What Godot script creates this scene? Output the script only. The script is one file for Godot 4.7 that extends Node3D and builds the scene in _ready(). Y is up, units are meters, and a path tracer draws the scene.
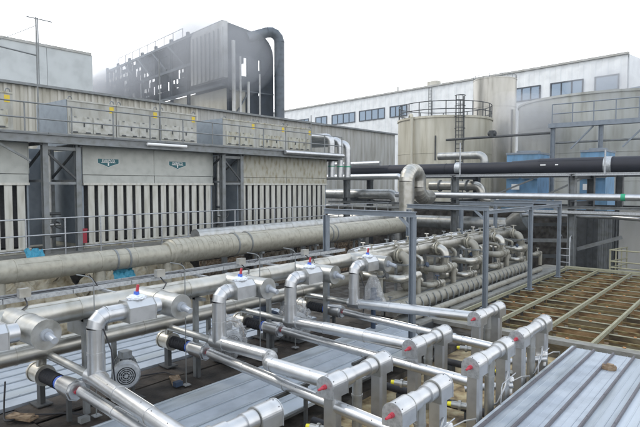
extends Node3D
# An industrial yard: evaporative coolers, insulated pipe headers, valve manifolds and sheet-metal decks under a white sky.
# Axes: the pipe headers run along z (away = -z), the cross pipes along x. y = 0 is the top of the sheet decks.

var M = {}
var taken = {}
var rng = RandomNumberGenerator.new()

# ---------------------------------------------------------------- mesh building
class MB:
	var v = PackedVector3Array()
	var n = PackedVector3Array()
	func tri(a, b, c, na, nb, nc):
		if (b - a).cross(c - a).dot(na + nb + nc) > 0.0:
			v.append(a); v.append(c); v.append(b)
			n.append(na); n.append(nc); n.append(nb)
		else:
			v.append(a); v.append(b); v.append(c)
			n.append(na); n.append(nb); n.append(nc)
	func flat(a, b, c, out):
		var k = (b - a).cross(c - a).normalized()
		if k.dot(out) < 0.0:
			k = -k
		tri(a, b, c, k, k, k)
	func quad(a, b, c, d, out):
		flat(a, b, c, out); flat(a, c, d, out)
	func box(c, s, b = Basis.IDENTITY):
		var h = s * 0.5
		for ax in 3:
			for sg in [-1.0, 1.0]:
				var nn = Vector3.ZERO; nn[ax] = sg
				var u = Vector3.ZERO; u[(ax + 1) % 3] = 1.0
				var w = Vector3.ZERO; w[(ax + 2) % 3] = 1.0
				var p = []
				for q in [[-1, -1], [1, -1], [1, 1], [-1, 1]]:
					p.append(c + b * ((nn + u * q[0] + w * q[1]) * h))
				quad(p[0], p[1], p[2], p[3], b * nn)
	# a box with chamfered long edges between two points, w wide and h high
	func bar(a, b, w, h, up = Vector3.UP):
		var t = (b - a).normalized()
		if absf(t.dot(up)) > 0.98:
			up = Vector3(0, 0, 1)
		var r = t.cross(up).normalized()
		var u = r.cross(t).normalized()
		box((a + b) * 0.5, Vector3(w, h, (b - a).length()), Basis(r, u, t))
	func frame(t):
		var up = Vector3.UP if absf(t.y) < 0.9 else Vector3(1, 0, 0)
		var r = t.cross(up).normalized()
		return [r, r.cross(t).normalized()]
	func cyl(a, b, r0, r1 = -1.0, seg = 16, cap0 = true, cap1 = true):
		if r1 < 0.0:
			r1 = r0
		var t = (b - a).normalized()
		var f = frame(t)
		var sl = t * ((r0 - r1) / maxf((b - a).length(), 0.001))
		for i in seg:
			var a0 = TAU * i / seg
			var a1 = TAU * (i + 1) / seg
			var d0 = f[0] * cos(a0) + f[1] * sin(a0)
			var d1 = f[0] * cos(a1) + f[1] * sin(a1)
			var n0 = (d0 + sl).normalized()
			var n1 = (d1 + sl).normalized()
			tri(a + d0 * r0, a + d1 * r0, b + d1 * r1, n0, n1, n1)
			tri(a + d0 * r0, b + d1 * r1, b + d0 * r1, n0, n1, n0)
			if cap0 and r0 > 0.0005:
				tri(a, a + d0 * r0, a + d1 * r0, -t, -t, -t)
			if cap1 and r1 > 0.0005:
				tri(b, b + d0 * r1, b + d1 * r1, t, t, t)
	# swept tube; creased = each stretch shaded on its own (mitred gores)
	func tube(pts, r, seg = 10, creased = false, caps = false):
		var k = pts.size()
		var rings = []
		var t0 = (pts[1] - pts[0]).normalized()
		var f = frame(t0)
		var u = f[0]
		for i in k:
			var t = Vector3.ZERO
			if i > 0:
				t += (pts[i] - pts[i - 1]).normalized()
			if i < k - 1:
				t += (pts[i + 1] - pts[i]).normalized()
			t = t.normalized()
			u = (u - t * u.dot(t)).normalized()
			var w = u.cross(t)
			var ring = []
			for j in seg:
				var an = TAU * j / seg
				ring.append(u * cos(an) + w * sin(an))
			rings.append(ring)
		for i in k - 1:
			var tt = (pts[i + 1] - pts[i]).normalized()
			for j in seg:
				var j2 = (j + 1) % seg
				var a = rings[i][j]; var b = rings[i][j2]; var c = rings[i + 1][j2]; var d = rings[i + 1][j]
				var na = a; var nb = b; var nc = c; var nd = d
				if creased:
					na = (a - tt * a.dot(tt)).normalized(); nb = (b - tt * b.dot(tt)).normalized()
					nc = (c - tt * c.dot(tt)).normalized(); nd = (d - tt * d.dot(tt)).normalized()
				tri(pts[i] + a * r, pts[i] + b * r, pts[i + 1] + c * r, na, nb, nc)
				tri(pts[i] + a * r, pts[i + 1] + c * r, pts[i + 1] + d * r, na, nc, nd)
		if caps:
			for e in [0, k - 1]:
				var tn = (pts[1] - pts[0]).normalized() * -1.0 if e == 0 else (pts[k - 1] - pts[k - 2]).normalized()
				for j in seg:
					tri(pts[e], pts[e] + rings[e][j] * r, pts[e] + rings[e][(j + 1) % seg] * r, tn, tn, tn)
	# closed outline (list of Vector2) pushed from a along t; ax, ay span the outline's plane
	func prism(outline, a, t, ax, ay, smooth = []):
		var k = outline.size()
		var c2 = Vector2.ZERO
		for p in outline:
			c2 += p / k
		var tn = t.normalized()
		var mid = a + ax * c2.x + ay * c2.y
		for i in k:
			var p = outline[i]; var q = outline[(i + 1) % k]
			var A = a + ax * p.x + ay * p.y
			var B = a + ax * q.x + ay * q.y
			var e = q - p
			var nn = (ax * e.y - ay * e.x).normalized()
			if nn.dot((A + B) * 0.5 - mid) < 0.0:
				nn = -nn
			tri(A, B, B + t, nn, nn, nn); tri(A, B + t, A + t, nn, nn, nn)
			tri(mid, A, B, -tn, -tn, -tn); tri(mid + t, A + t, B + t, tn, tn, tn)
	func lathe(o, t, prof, seg = 20):
		# prof: list of Vector2(radius, height along t)
		for i in prof.size() - 1:
			var p = prof[i]; var q = prof[i + 1]
			if absf(p.y - q.y) < 0.0001:
				var f = frame(t)
				for j in seg:
					var a0 = TAU * j / seg
					var a1 = TAU * (j + 1) / seg
					var d0 = f[0] * cos(a0) + f[1] * sin(a0)
					var d1 = f[0] * cos(a1) + f[1] * sin(a1)
					var s = t if p.x > q.x else -t
					quad(o + t * p.y + d0 * p.x, o + t * p.y + d1 * p.x, o + t * q.y + d1 * q.x, o + t * q.y + d0 * q.x, s)
			else:
				cyl(o + t * p.y, o + t * q.y, p.x, q.x, seg, false, false)
	# open polyline profile (Vector2 x,y) swept along z from z0 to z1, with a flat underside
	func sheet(prof, x, y, z0, z1, under):
		for i in prof.size() - 1:
			var p = prof[i]; var q = prof[i + 1]
			var A = Vector3(x + p.x, y + p.y, z0); var B = Vector3(x + q.x, y + q.y, z0)
			var C = Vector3(x + q.x, y + q.y, z1); var D = Vector3(x + p.x, y + p.y, z1)
			quad(A, B, C, D, Vector3(-(q.y - p.y), maxf(q.x - p.x, 0.001), 0))
			for z in [z0, z1]:
				var s = Vector3(0, 0, 1) if z == maxf(z0, z1) else Vector3(0, 0, -1)
				quad(Vector3(x + p.x, y + p.y, z), Vector3(x + q.x, y + q.y, z), Vector3(x + q.x, y + under, z), Vector3(x + p.x, y + under, z), s)
		var l = prof[0].x + x
		var r = prof[prof.size() - 1].x + x
		quad(Vector3(l, y + under, z0), Vector3(r, y + under, z0), Vector3(r, y + under, z1), Vector3(l, y + under, z1), Vector3.DOWN)
		quad(Vector3(l, y + under, z0), Vector3(l, y, z0), Vector3(l, y, z1), Vector3(l, y + under, z1), Vector3.LEFT)
		quad(Vector3(r, y + under, z0), Vector3(r, y, z0), Vector3(r, y, z1), Vector3(r, y + under, z1), Vector3.RIGHT)
	# grid of points (array of rows), smooth shaded
	func grid(rows, out):
		var h = rows.size(); var w = rows[0].size()
		var nn = []
		for i in h:
			var rr = []
			for j in w:
				var du = rows[i][mini(j + 1, w - 1)] - rows[i][maxi(j - 1, 0)]
				var dv = rows[mini(i + 1, h - 1)][j] - rows[maxi(i - 1, 0)][j]
				var k = du.cross(dv).normalized()
				if k.dot(out) < 0.0:
					k = -k
				rr.append(k)
			nn.append(rr)
		for i in h - 1:
			for j in w - 1:
				tri(rows[i][j], rows[i][j + 1], rows[i + 1][j + 1], nn[i][j], nn[i][j + 1], nn[i + 1][j + 1])
				tri(rows[i][j], rows[i + 1][j + 1], rows[i + 1][j], nn[i][j], nn[i + 1][j + 1], nn[i + 1][j])
	func mesh(off):
		var pv = PackedVector3Array()
		pv.resize(v.size())
		for i in v.size():
			pv[i] = v[i] - off
		var arr = []
		arr.resize(Mesh.ARRAY_MAX)
		arr[Mesh.ARRAY_VERTEX] = pv
		arr[Mesh.ARRAY_NORMAL] = n
		var m = ArrayMesh.new()
		m.add_surface_from_arrays(Mesh.PRIMITIVE_TRIANGLES, arr)
		return m

func numbered(called):
	if not taken.has(called):
		taken[called] = 0
		return called
	taken[called] += 1
	return "%s_%03d" % [called, taken[called]]

# a thing: a node at its base whose children are its parts
func thing(called, label, category, at = Vector3.ZERO, group = ""):
	var o = Node3D.new()
	o.name = numbered(called)
	o.position = at
	add_child(o)
	o.set_meta("label", label)
	o.set_meta("category", category)
	if group != "":
		o.set_meta("group", group)
	return o

func setting(called, at = Vector3.ZERO):
	var o = Node3D.new()
	o.name = numbered(called)
	o.position = at
	add_child(o)
	o.set_meta("kind", "structure")
	return o

func origin_of(node):
	var p = Vector3.ZERO
	while node != null and node != self:
		p += node.position
		node = node.get_parent()
	return p

# commits what was collected in world coordinates as one named part
func part(called, mb, mat, parent, label = ""):
	var o = MeshInstance3D.new()
	o.name = called
	o.mesh = mb.mesh(origin_of(parent))
	o.mesh.surface_set_material(0, M[mat])
	parent.add_child(o, true)
	if label != "":
		o.set_meta("label", label)
	return o

func copy(o, by, label):
	var c = o.duplicate()
	var base = String(o.name)
	if base.length() > 4 and base.substr(base.length() - 4, 1) == "_" and base.substr(base.length() - 3).is_valid_int():
		base = base.substr(0, base.length() - 4)
	c.name = numbered(base)
	add_child(c)
	c.position = o.position + by
	c.set_meta("label", label)
	return c

func bx(called, c, s, mat, parent, b = Basis.IDENTITY):
	var m = MB.new()
	m.box(c, s, b)
	return part(called, m, mat, parent)

func beam(called, a, b, w, h, mat, parent):
	var m = MB.new()
	m.bar(a, b, w, h)
	return part(called, m, mat, parent)

# H-section member
func hbeam(called, a, b, w, h, mat, parent, web = 0.02):
	var m = MB.new()
	var t = (b - a).normalized()
	var up = Vector3.UP if absf(t.y) < 0.9 else Vector3(1, 0, 0)
	var r = t.cross(up).normalized()
	var u = r.cross(t).normalized()
	var l = (b - a).length()
	var bs = Basis(r, u, t)
	m.box((a + b) * 0.5 + u * (h * 0.5 - web * 0.5), Vector3(w, web, l), bs)
	m.box((a + b) * 0.5 - u * (h * 0.5 - web * 0.5), Vector3(w, web, l), bs)
	m.box((a + b) * 0.5, Vector3(web, h - 2.0 * web, l), bs)
	return part(called, m, mat, parent)

func rod(called, a, b, r, mat, parent, seg = 8):
	var m = MB.new()
	m.cyl(a, b, r, r, seg)
	return part(called, m, mat, parent)

func wire(called, pts, r, mat, parent, seg = 6):
	var m = MB.new()
	m.tube(pts, r, seg, false, true)
	return part(called, m, mat, parent)

func arc_points(p, c, q, rad, k):
	# rounded corner at c between directions to p and q
	var d0 = (p - c).normalized()
	var d1 = (q - c).normalized()
	var half = acos(clampf(d0.dot(d1), -1, 1)) * 0.5
	var tl = rad / tan(half)
	var cen = c + (d0 + d1).normalized() * (rad / sin(half))
	var A = c + d0 * tl
	var B = c + d1 * tl
	var va = A - cen
	var axis = va.cross(B - cen).normalized()
	var total = PI - 2.0 * half
	var out = []
	for i in k + 1:
		out.append(cen + va.rotated(axis, total * i / k))
	return [tl, out]

# insulated pipe: clad in sheet sections with a swaged bead at every joint, and mitred elbows
func pipe(parent, pts, r, mat, o = {}):
	var seg = o.get("seg", 18)
	var sl = o.get("len", 1.0)
	var bead = o.get("bead", 0.007)
	var bend = o.get("bend", r * 1.6)
	var k = pts.size()
	var rv = MB.new()
	var cut0 = []
	var cut1 = []
	for i in k:
		cut0.append(0.0); cut1.append(0.0)
	for i in range(1, k - 1):
		var g = arc_points(pts[i - 1], pts[i], pts[i + 1], bend, o.get("gores", 4))
		var m = MB.new()
		m.tube(g[1], r * 1.004, seg, not o.get("smooth", false))
		if bead > 0.0:
			for j in range(0, g[1].size(), 1):
				if o.get("smooth", false) and j > 0 and j < g[1].size() - 1:
					continue
				var jj = mini(j + 1, g[1].size() - 1)
				var tn = (g[1][jj] - g[1][maxi(j - 1, 0)]).normalized()
				m.cyl(g[1][j] - tn * 0.008, g[1][j] + tn * 0.008, r + bead * 0.8, -1.0, seg)
		part("elbow", m, mat, parent)
		cut1[i - 1] = g[0]
		cut0[i] = g[0]
	for i in k - 1:
		var t = (pts[i + 1] - pts[i]).normalized()
		var a = pts[i] + t * cut0[i]
		var b = pts[i + 1] - t * cut1[i]
		var l = (b - a).length()
		if (b - a).dot(t) < 0.01:
			continue
		var nsec = maxi(1, int(round(l / sl)))
		for s in nsec:
			var m = MB.new()
			var p = a + t * (l * s / nsec)
			var q = a + t * (l * (s + 1) / nsec)
			var rr = r * (1.0 + rng.randf_range(-0.006, 0.006))
			m.cyl(p, q, rr, rr, seg, (i == 0 and s == 0), (i == k - 2 and s == nsec - 1))
			if bead > 0.0 and seg >= 16:
				var fl = m.frame(t)
				var al = o.get("lap", 0.0) + rng.randf_range(-0.25, 0.25) + (0.9 if s % 2 == 0 else 2.3)
				var dl = fl[0] * cos(al) + fl[1] * sin(al)
				m.bar(p + dl * rr, q + dl * rr, 0.03, 0.008, dl)
			if bead > 0.0 and not (s == 0 and i == 0):
				m.cyl(p - t * 0.012, p + t * 0.022, rr + bead, rr + bead, seg)
			part("cladding_section", m, mat, parent)
			if o.get("rivets", false):
				var f = m.frame(t)
				for kk in 2:
					var an = rng.randf_range(-0.3, 0.9) if f[1].y > 0.5 else rng.randf_range(0.0, TAU)
					var d = (f[1] * cos(an) + f[0] * sin(an)) * (1.0 if f[1].y >= 0.0 else -1.0)
					var c = p.lerp(q, (kk + rng.randf_range(0.1, 0.6)) / 2.0)
					rv.cyl(c + d * (rr - 0.002), c + d * (rr + 0.005), 0.008, 0.006, 6, false)
	if rv.v.size() > 0:
		part("rivets", rv, "steel_dark", parent).set_meta("kind", "stuff")

func flange(parent, c, t, r, mat, th = 0.04, bolts = 8):
	var m = MB.new()
	m.cyl(c - t * th * 0.5, c + t * th * 0.5, r, r, 18)
	var f = m.frame(t)
	for i in bolts:
		var d = f[0] * cos(TAU * i / bolts) + f[1] * sin(TAU * i / bolts)
		m.cyl(c + d * r * 0.82 - t * (th * 0.5 + 0.018), c + d * r * 0.82 + t * (th * 0.5 + 0.018), 0.012, 0.012, 6)
	return part("flange", m, mat, parent)

# ---------------------------------------------------------------- materials
func noise_tex(sd, freq, cols, offs, normal = false, bump = 4.0, kind = FastNoiseLite.TYPE_SIMPLEX_SMOOTH, oct = 4, px = 512):
	var nz = FastNoiseLite.new()
	nz.seed = sd
	nz.noise_type = kind
	nz.frequency = freq
	nz.fractal_octaves = oct
	var t = NoiseTexture2D.new()
	t.width = px; t.height = px
	t.seamless = true
	t.noise = nz
	if normal:
		t.as_normal_map = true
		t.bump_strength = bump
	else:
		var g = Gradient.new()
		g.offsets = PackedFloat32Array(offs)
		g.colors = PackedColorArray(cols)
		t.color_ramp = g
	return t

func lin(r, g, b):
	return Color(r, g, b).linear_to_srgb()

func mat(called, col, rough, metal, o = {}):
	var m = StandardMaterial3D.new()
	m.albedo_color = lin(col[0], col[1], col[2])
	m.roughness = rough
	m.metallic = metal
	m.uv1_triplanar = true
	m.uv1_world_triplanar = true
	var s = o.get("scale", 0.5)
	m.uv1_scale = Vector3(s, s, s) * o.get("tall", Vector3.ONE)
	if o.has("tex"):
		m.albedo_texture = o.tex
	if o.has("nrm"):
		m.normal_enabled = true
		m.normal_texture = o.nrm
		m.normal_scale = o.get("bump", 0.3)
	if o.has("rtex"):
		m.roughness_texture = o.rtex
	M[called] = m
	return m

func w(a):
	return Color(a, a, a)

func make_materials():
	var dents = noise_tex(3, 0.012, [], [], true, 5.0, FastNoiseLite.TYPE_SIMPLEX_SMOOTH, 3)
	var grain = noise_tex(5, 0.06, [], [], true, 3.0, FastNoiseLite.TYPE_SIMPLEX_SMOOTH, 5)
	var crinkle = noise_tex(9, 0.03, [], [], true, 9.0, FastNoiseLite.TYPE_CELLULAR, 4)
	var soft = noise_tex(11, 0.012, [w(0.93), w(0.98), w(1.0)], [0.2, 0.5, 0.8])
	var blotch = noise_tex(13, 0.01, [Color(0.85, 0.84, 0.81), Color(0.95, 0.945, 0.93), w(1.0)], [0.15, 0.45, 0.8], false, 0, FastNoiseLite.TYPE_SIMPLEX_SMOOTH, 6)
	var grime = noise_tex(17, 0.014, [Color(0.6, 0.54, 0.42), Color(0.87, 0.84, 0.77), Color(1, 1, 0.99)], [0.12, 0.36, 0.62], false, 0, FastNoiseLite.TYPE_SIMPLEX_SMOOTH, 6)
	var rusty = noise_tex(19, 0.012, [Color(0.68, 0.52, 0.34), Color(0.85, 0.73, 0.54), Color(0.97, 0.92, 0.78), Color(0.9, 0.9, 0.77)], [0.15, 0.4, 0.65, 0.88], false, 0, FastNoiseLite.TYPE_SIMPLEX_SMOOTH, 6)
	var boards = noise_tex(23, 0.011, [Color(0.5, 0.45, 0.4), Color(0.82, 0.77, 0.71), w(1.0)], [0.15, 0.45, 0.85], false, 0, FastNoiseLite.TYPE_SIMPLEX_SMOOTH, 6)
	var stain = noise_tex(37, 0.02, [Color(0.8, 0.76, 0.67), Color(0.93, 0.915, 0.87), Color(1, 1, 0.99)], [0.1, 0.35, 0.65], false, 0, FastNoiseLite.TYPE_SIMPLEX_SMOOTH, 6)
	var streak = noise_tex(41, 0.02, [Color(0.86, 0.86, 0.85), Color(0.96, 0.96, 0.955), w(1.0)], [0.15, 0.42, 0.7], false, 0, FastNoiseLite.TYPE_SIMPLEX_SMOOTH, 6)
	var gloss = noise_tex(29, 0.015, [w(0.72), w(1.0)], [0.25, 0.75])
	var zinc = noise_tex(31, 0.03, [w(0.84), w(0.95), w(1.0)], [0.15, 0.5, 0.9], false, 0, FastNoiseLite.TYPE_CELLULAR, 3)
	mat("alu", [0.57, 0.58, 0.59], 0.36, 0.9, {"tex": soft, "nrm": dents, "bump": 0.05, "scale": 0.6})
	mat("alu_dull", [0.44, 0.45, 0.45], 0.45, 0.8, {"tex": blotch, "nrm": dents, "bump": 0.1, "rtex": gloss, "scale": 0.6})
	mat("alu_cream", [0.53, 0.52, 0.485], 0.36, 0.88, {"tex": blotch, "nrm": dents, "bump": 0.06, "scale": 0.5})
	mat("cream_clad", [0.38, 0.362, 0.30], 0.5, 0.3, {"tex": streak, "nrm": dents, "bump": 0.16, "scale": 0.45})
	mat("cream_pipe", [0.33, 0.32, 0.28], 0.55, 0.25, {"tex": blotch, "nrm": dents, "bump": 0.15, "scale": 0.5})
	mat("steel_gray", [0.22, 0.235, 0.245], 0.55, 0.35, {"tex": blotch, "nrm": grain, "bump": 0.1})
	mat("steel_dark", [0.075, 0.08, 0.085], 0.6, 0.3, {"tex": blotch, "nrm": grain, "bump": 0.1})
	mat("steel_blue", [0.20, 0.23, 0.265], 0.5, 0.3, {"tex": soft, "nrm": grain, "bump": 0.06})
	mat("zinc", [0.50, 0.52, 0.54], 0.45, 0.75, {"tex": zinc, "nrm": grain, "bump": 0.08, "scale": 1.2})
	mat("seam", [0.15, 0.145, 0.16], 0.6, 0.3, {"tex": soft})
	mat("sheet_a", [0.45, 0.495, 0.55], 0.5, 0.4, {"tex": soft, "scale": 0.35})
	mat("sheet_b", [0.42, 0.465, 0.515], 0.52, 0.4, {"tex": streak, "scale": 0.3, "tall": Vector3(1.0, 1.0, 0.12)})
	mat("sheet_c", [0.48, 0.53, 0.585], 0.48, 0.4, {"tex": blotch, "scale": 0.2, "tall": Vector3(1.0, 1.0, 0.2)})
	mat("board_a", [0.036, 0.03, 0.025], 0.75, 0.0, {"tex": boards, "nrm": grain, "bump": 0.4, "scale": 0.5})
	mat("board_b", [0.05, 0.04, 0.032], 0.7, 0.0, {"tex": boards, "nrm": grain, "bump": 0.4, "scale": 0.4})
	mat("wood", [0.33, 0.26, 0.185], 0.8, 0.0, {"tex": boards, "nrm": grain, "bump": 0.4, "scale": 1.2})
	mat("timber_gray", [0.21, 0.185, 0.15], 0.85, 0.0, {"tex": boards, "nrm": grain, "bump": 0.4, "scale": 0.8})
	mat("dark_floor", [0.095, 0.09, 0.082], 0.9, 0.0, {"tex": boards, "nrm": grain, "bump": 0.3, "scale": 0.4})
	mat("pit_floor", [0.44, 0.37, 0.22], 0.7, 0.0, {"tex": boards, "nrm": grain, "bump": 0.3, "scale": 0.5})
	mat("ground", [0.10, 0.10, 0.095], 0.9, 0.0, {"tex": blotch, "nrm": grain, "bump": 0.3, "scale": 0.2})
	mat("concrete", [0.23, 0.23, 0.215], 0.85, 0.0, {"tex": blotch, "nrm": grain, "bump": 0.3, "scale": 0.5})
	mat("rust_beam", [0.33, 0.225, 0.115], 0.85, 0.1, {"tex": boards, "nrm": grain, "bump": 0.4, "scale": 0.5, "tall": Vector3(0.4, 1.0, 1.0)})
	mat("rust_beam_b", [0.235, 0.205, 0.13], 0.85, 0.1, {"tex": boards, "nrm": grain, "bump": 0.4, "scale": 0.4, "tall": Vector3(0.4, 1.0, 1.0)})
	mat("rust_floor", [0.17, 0.155, 0.115], 0.9, 0.0, {"tex": boards, "nrm": grain, "bump": 0.5, "scale": 0.4})
	mat("rust_clip", [0.48, 0.25, 0.10], 0.8, 0.0, {"tex": blotch})
	mat("olive_steel", [0.22, 0.21, 0.14], 0.7, 0.2, {"tex": rusty, "scale": 0.5})
	mat("green_beam", [0.33, 0.325, 0.235], 0.65, 0.2, {"tex": blotch, "nrm": grain, "bump": 0.2, "scale": 0.8})
	mat("casing", [0.45, 0.465, 0.435], 0.5, 0.2, {"tex": soft, "nrm": dents, "bump": 0.06, "scale": 0.35})
	mat("casing_stained", [0.45, 0.445, 0.395], 0.6, 0.1, {"tex": stain, "nrm": dents, "bump": 0.05, "scale": 0.4, "tall": Vector3(1.0, 0.4, 1.0)})
	mat("casing_blue", [0.26, 0.30, 0.34], 0.5, 0.35, {"tex": soft, "nrm": dents, "bump": 0.06, "scale": 0.4})
	mat("louver", [0.58, 0.58, 0.54], 0.55, 0.1, {"tex": blotch, "nrm": grain, "bump": 0.05, "scale": 0.9, "tall": Vector3(1.0, 0.15, 1.0)})
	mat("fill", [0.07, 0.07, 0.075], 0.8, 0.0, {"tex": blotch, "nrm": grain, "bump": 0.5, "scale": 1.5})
	mat("housing", [0.42, 0.42, 0.39], 0.6, 0.1, {"tex": blotch, "nrm": dents, "bump": 0.06, "scale": 0.5, "tall": Vector3(1.0, 0.25, 1.0)})
	mat("hatch", [0.48, 0.48, 0.445], 0.55, 0.1, {"tex": blotch, "scale": 0.7})
	mat("yellow", [0.70, 0.52, 0.05], 0.6, 0.0, {"tex": soft})
	mat("yellow_tip", [0.72, 0.66, 0.03], 0.45, 0.0)
	mat("red", [0.42, 0.035, 0.055], 0.45, 0.0)
	mat("red_box", [0.38, 0.03, 0.05], 0.5, 0.0, {"tex": soft})
	mat("blue_tip", [0.06, 0.14, 0.55], 0.45, 0.0)
	mat("teal", [0.015, 0.115, 0.135], 0.5, 0.0)
	mat("white", [0.78, 0.78, 0.77], 0.5, 0.0)
	mat("white_plastic", [0.68, 0.72, 0.78], 0.35, 0.0, {"nrm": crinkle, "bump": 0.5, "scale": 2.0})
	mat("rubber", [0.018, 0.018, 0.022], 0.6, 0.0, {"nrm": grain, "bump": 0.4})
	mat("motor_gray", [0.24, 0.26, 0.28], 0.45, 0.3, {"tex": blotch, "scale": 1.5})
	mat("motor_blue", [0.03, 0.05, 0.09], 0.5, 0.1, {"tex": soft})
	mat("navy", [0.008, 0.009, 0.018], 0.6, 0.0, {"tex": blotch, "nrm": dents, "bump": 0.08, "scale": 0.3})
	mat("blue_unit", [0.14, 0.29, 0.47], 0.6, 0.05, {"tex": blotch, "scale": 0.4, "tall": Vector3(1.0, 0.3, 1.0)})
	mat("cyan_tarp", [0.04, 0.26, 0.38], 0.55, 0.0, {"nrm": crinkle, "bump": 0.6, "scale": 1.2})
	mat("tarp", [0.44, 0.40, 0.315], 0.6, 0.0, {"tex": grime, "nrm": crinkle, "bump": 0.7, "scale": 0.5})
	mat("wall_beige", [0.54, 0.525, 0.47], 0.7, 0.05, {"tex": blotch, "scale": 0.2, "tall": Vector3(1.0, 0.2, 1.0)})
	mat("wall_gray", [0.42, 0.42, 0.405], 0.7, 0.05, {"tex": blotch, "scale": 0.2, "tall": Vector3(1.0, 0.2, 1.0)})
	mat("wall_white", [0.76, 0.78, 0.79], 0.6, 0.1, {"tex": soft, "scale": 0.1})
	mat("wall_pale", [0.50, 0.525, 0.525], 0.6, 0.1, {"tex": soft, "scale": 0.1})
	mat("tank_cream", [0.56, 0.535, 0.45], 0.6, 0.1, {"tex": blotch, "nrm": dents, "bump": 0.04, "scale": 0.4, "tall": Vector3(1.0, 0.12, 1.0)})
	mat("tank_gray", [0.42, 0.435, 0.42], 0.65, 0.15, {"tex": blotch, "nrm": dents, "bump": 0.05, "scale": 0.35, "tall": Vector3(1.0, 0.12, 1.0)})
	mat("silo", [0.42, 0.405, 0.37], 0.36, 0.8, {"tex": streak, "nrm": dents, "bump": 0.03, "scale": 0.2, "tall": Vector3(1.0, 0.15, 1.0)})
	mat("plant_dark", [0.035, 0.045, 0.06], 0.7, 0.2, {"tex": blotch, "scale": 0.2})
	mat("plant_rib", [0.58, 0.585, 0.58], 0.5, 0.2, {"tex": blotch, "scale": 0.2})
	mat("plant_pipe", [0.12, 0.14, 0.165], 0.55, 0.4, {"tex": blotch, "scale": 0.3})
	mat("window_glass", [0.17, 0.22, 0.28], 0.06, 0.6)
	mat("window_frame", [0.06, 0.07, 0.085], 0.5, 0.2)
	mat("green_band", [0.02, 0.32, 0.17], 0.5, 0.0)
	mat("grip", [0.36, 0.385, 0.42], 0.45, 0.3)
	var wrap = mat("wrap", [0.82, 0.85, 0.88], 0.22, 0.0, {"nrm": crinkle, "bump": 1.2, "scale": 1.6})
	wrap.transparency = BaseMaterial3D.TRANSPARENCY_ALPHA
	wrap.albedo_color.a = 0.17
	wrap.cull_mode = BaseMaterial3D.CULL_DISABLED

# ---------------------------------------------------------------- sheet decks
func deck(called, label, x0, x1, z0, z1, y, pitch, group, lower = -0.06):
	var t = thing(called, label, "sheet deck", Vector3((x0 + x1) * 0.5, y + lower, (z0 + z1) * 0.5), group)
	var k = int(round((x1 - x0) / pitch))
	var names = ["sheet_a", "sheet_b", "sheet_c", "sheet_a", "sheet_b"]
	for i in k:
		var m = MB.new()
		var p = pitch - 0.002
		var jut = rng.randf_range(-0.03, 0.03)
		var prof = [Vector2(0, 0), Vector2(p * 0.36, 0), Vector2(p * 0.36 + 0.006, 0.009), Vector2(p * 0.36 + 0.016, 0.009), Vector2(p * 0.36 + 0.022, 0), Vector2(p * 0.68, 0), Vector2(p * 0.68 + 0.006, 0.009), Vector2(p * 0.68 + 0.016, 0.009), Vector2(p * 0.68 + 0.022, 0), Vector2(p, 0)]
		if x0 < -4.0:
			prof = [Vector2(0, 0), Vector2(p - 0.012, 0), Vector2(p - 0.004, -0.02), Vector2(p, -0.02)]
		m.sheet(prof, x0 + i * pitch, y + rng.randf_range(-0.002, 0.002), z0 + jut, z1 + jut, lower)
		var sheet = part("roof_sheet", m, names[rng.randi() % 5], t)
		m = MB.new()
		var rh = 0.05 if x0 > -4.0 else 0.022
		m.sheet([Vector2(-0.01, 0.004), Vector2(-0.004, rh), Vector2(0.024, rh), Vector2(0.03, 0.004)], x0 + i * pitch, y, z0 + jut - 0.01, z1 + jut + 0.01, -0.01)
		# screw heads down the rib
		for s in range(int((z0 - z1) / 1.1)):
			var zz = z0 - 0.3 - s * 1.1
			m.cyl(Vector3(x0 + i * pitch + 0.012, y + rh, zz), Vector3(x0 + i * pitch + 0.012, y + rh + 0.008, zz), 0.011, 0.011, 6, false)
		part("seam_batten", m, "seam" if x0 > -4.0 else "sheet_b", sheet)
	if x0 > -4.0:
		bx("edge_flashing", Vector3(x0 - 0.03, y - 0.02, (z0 + z1) * 0.5), Vector3(0.05, 0.13, z0 - z1), "sheet_c", t)
	return t

# ---------------------------------------------------------------- piping builders
const PIT = -0.42

func arch(R, drop, k = 18):
	var o = [Vector2(-R, -drop), Vector2(R, -drop)]
	for i in k + 1:
		o.append(Vector2(cos(PI * i / k) * R, sin(PI * i / k) * R))
	return o

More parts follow.
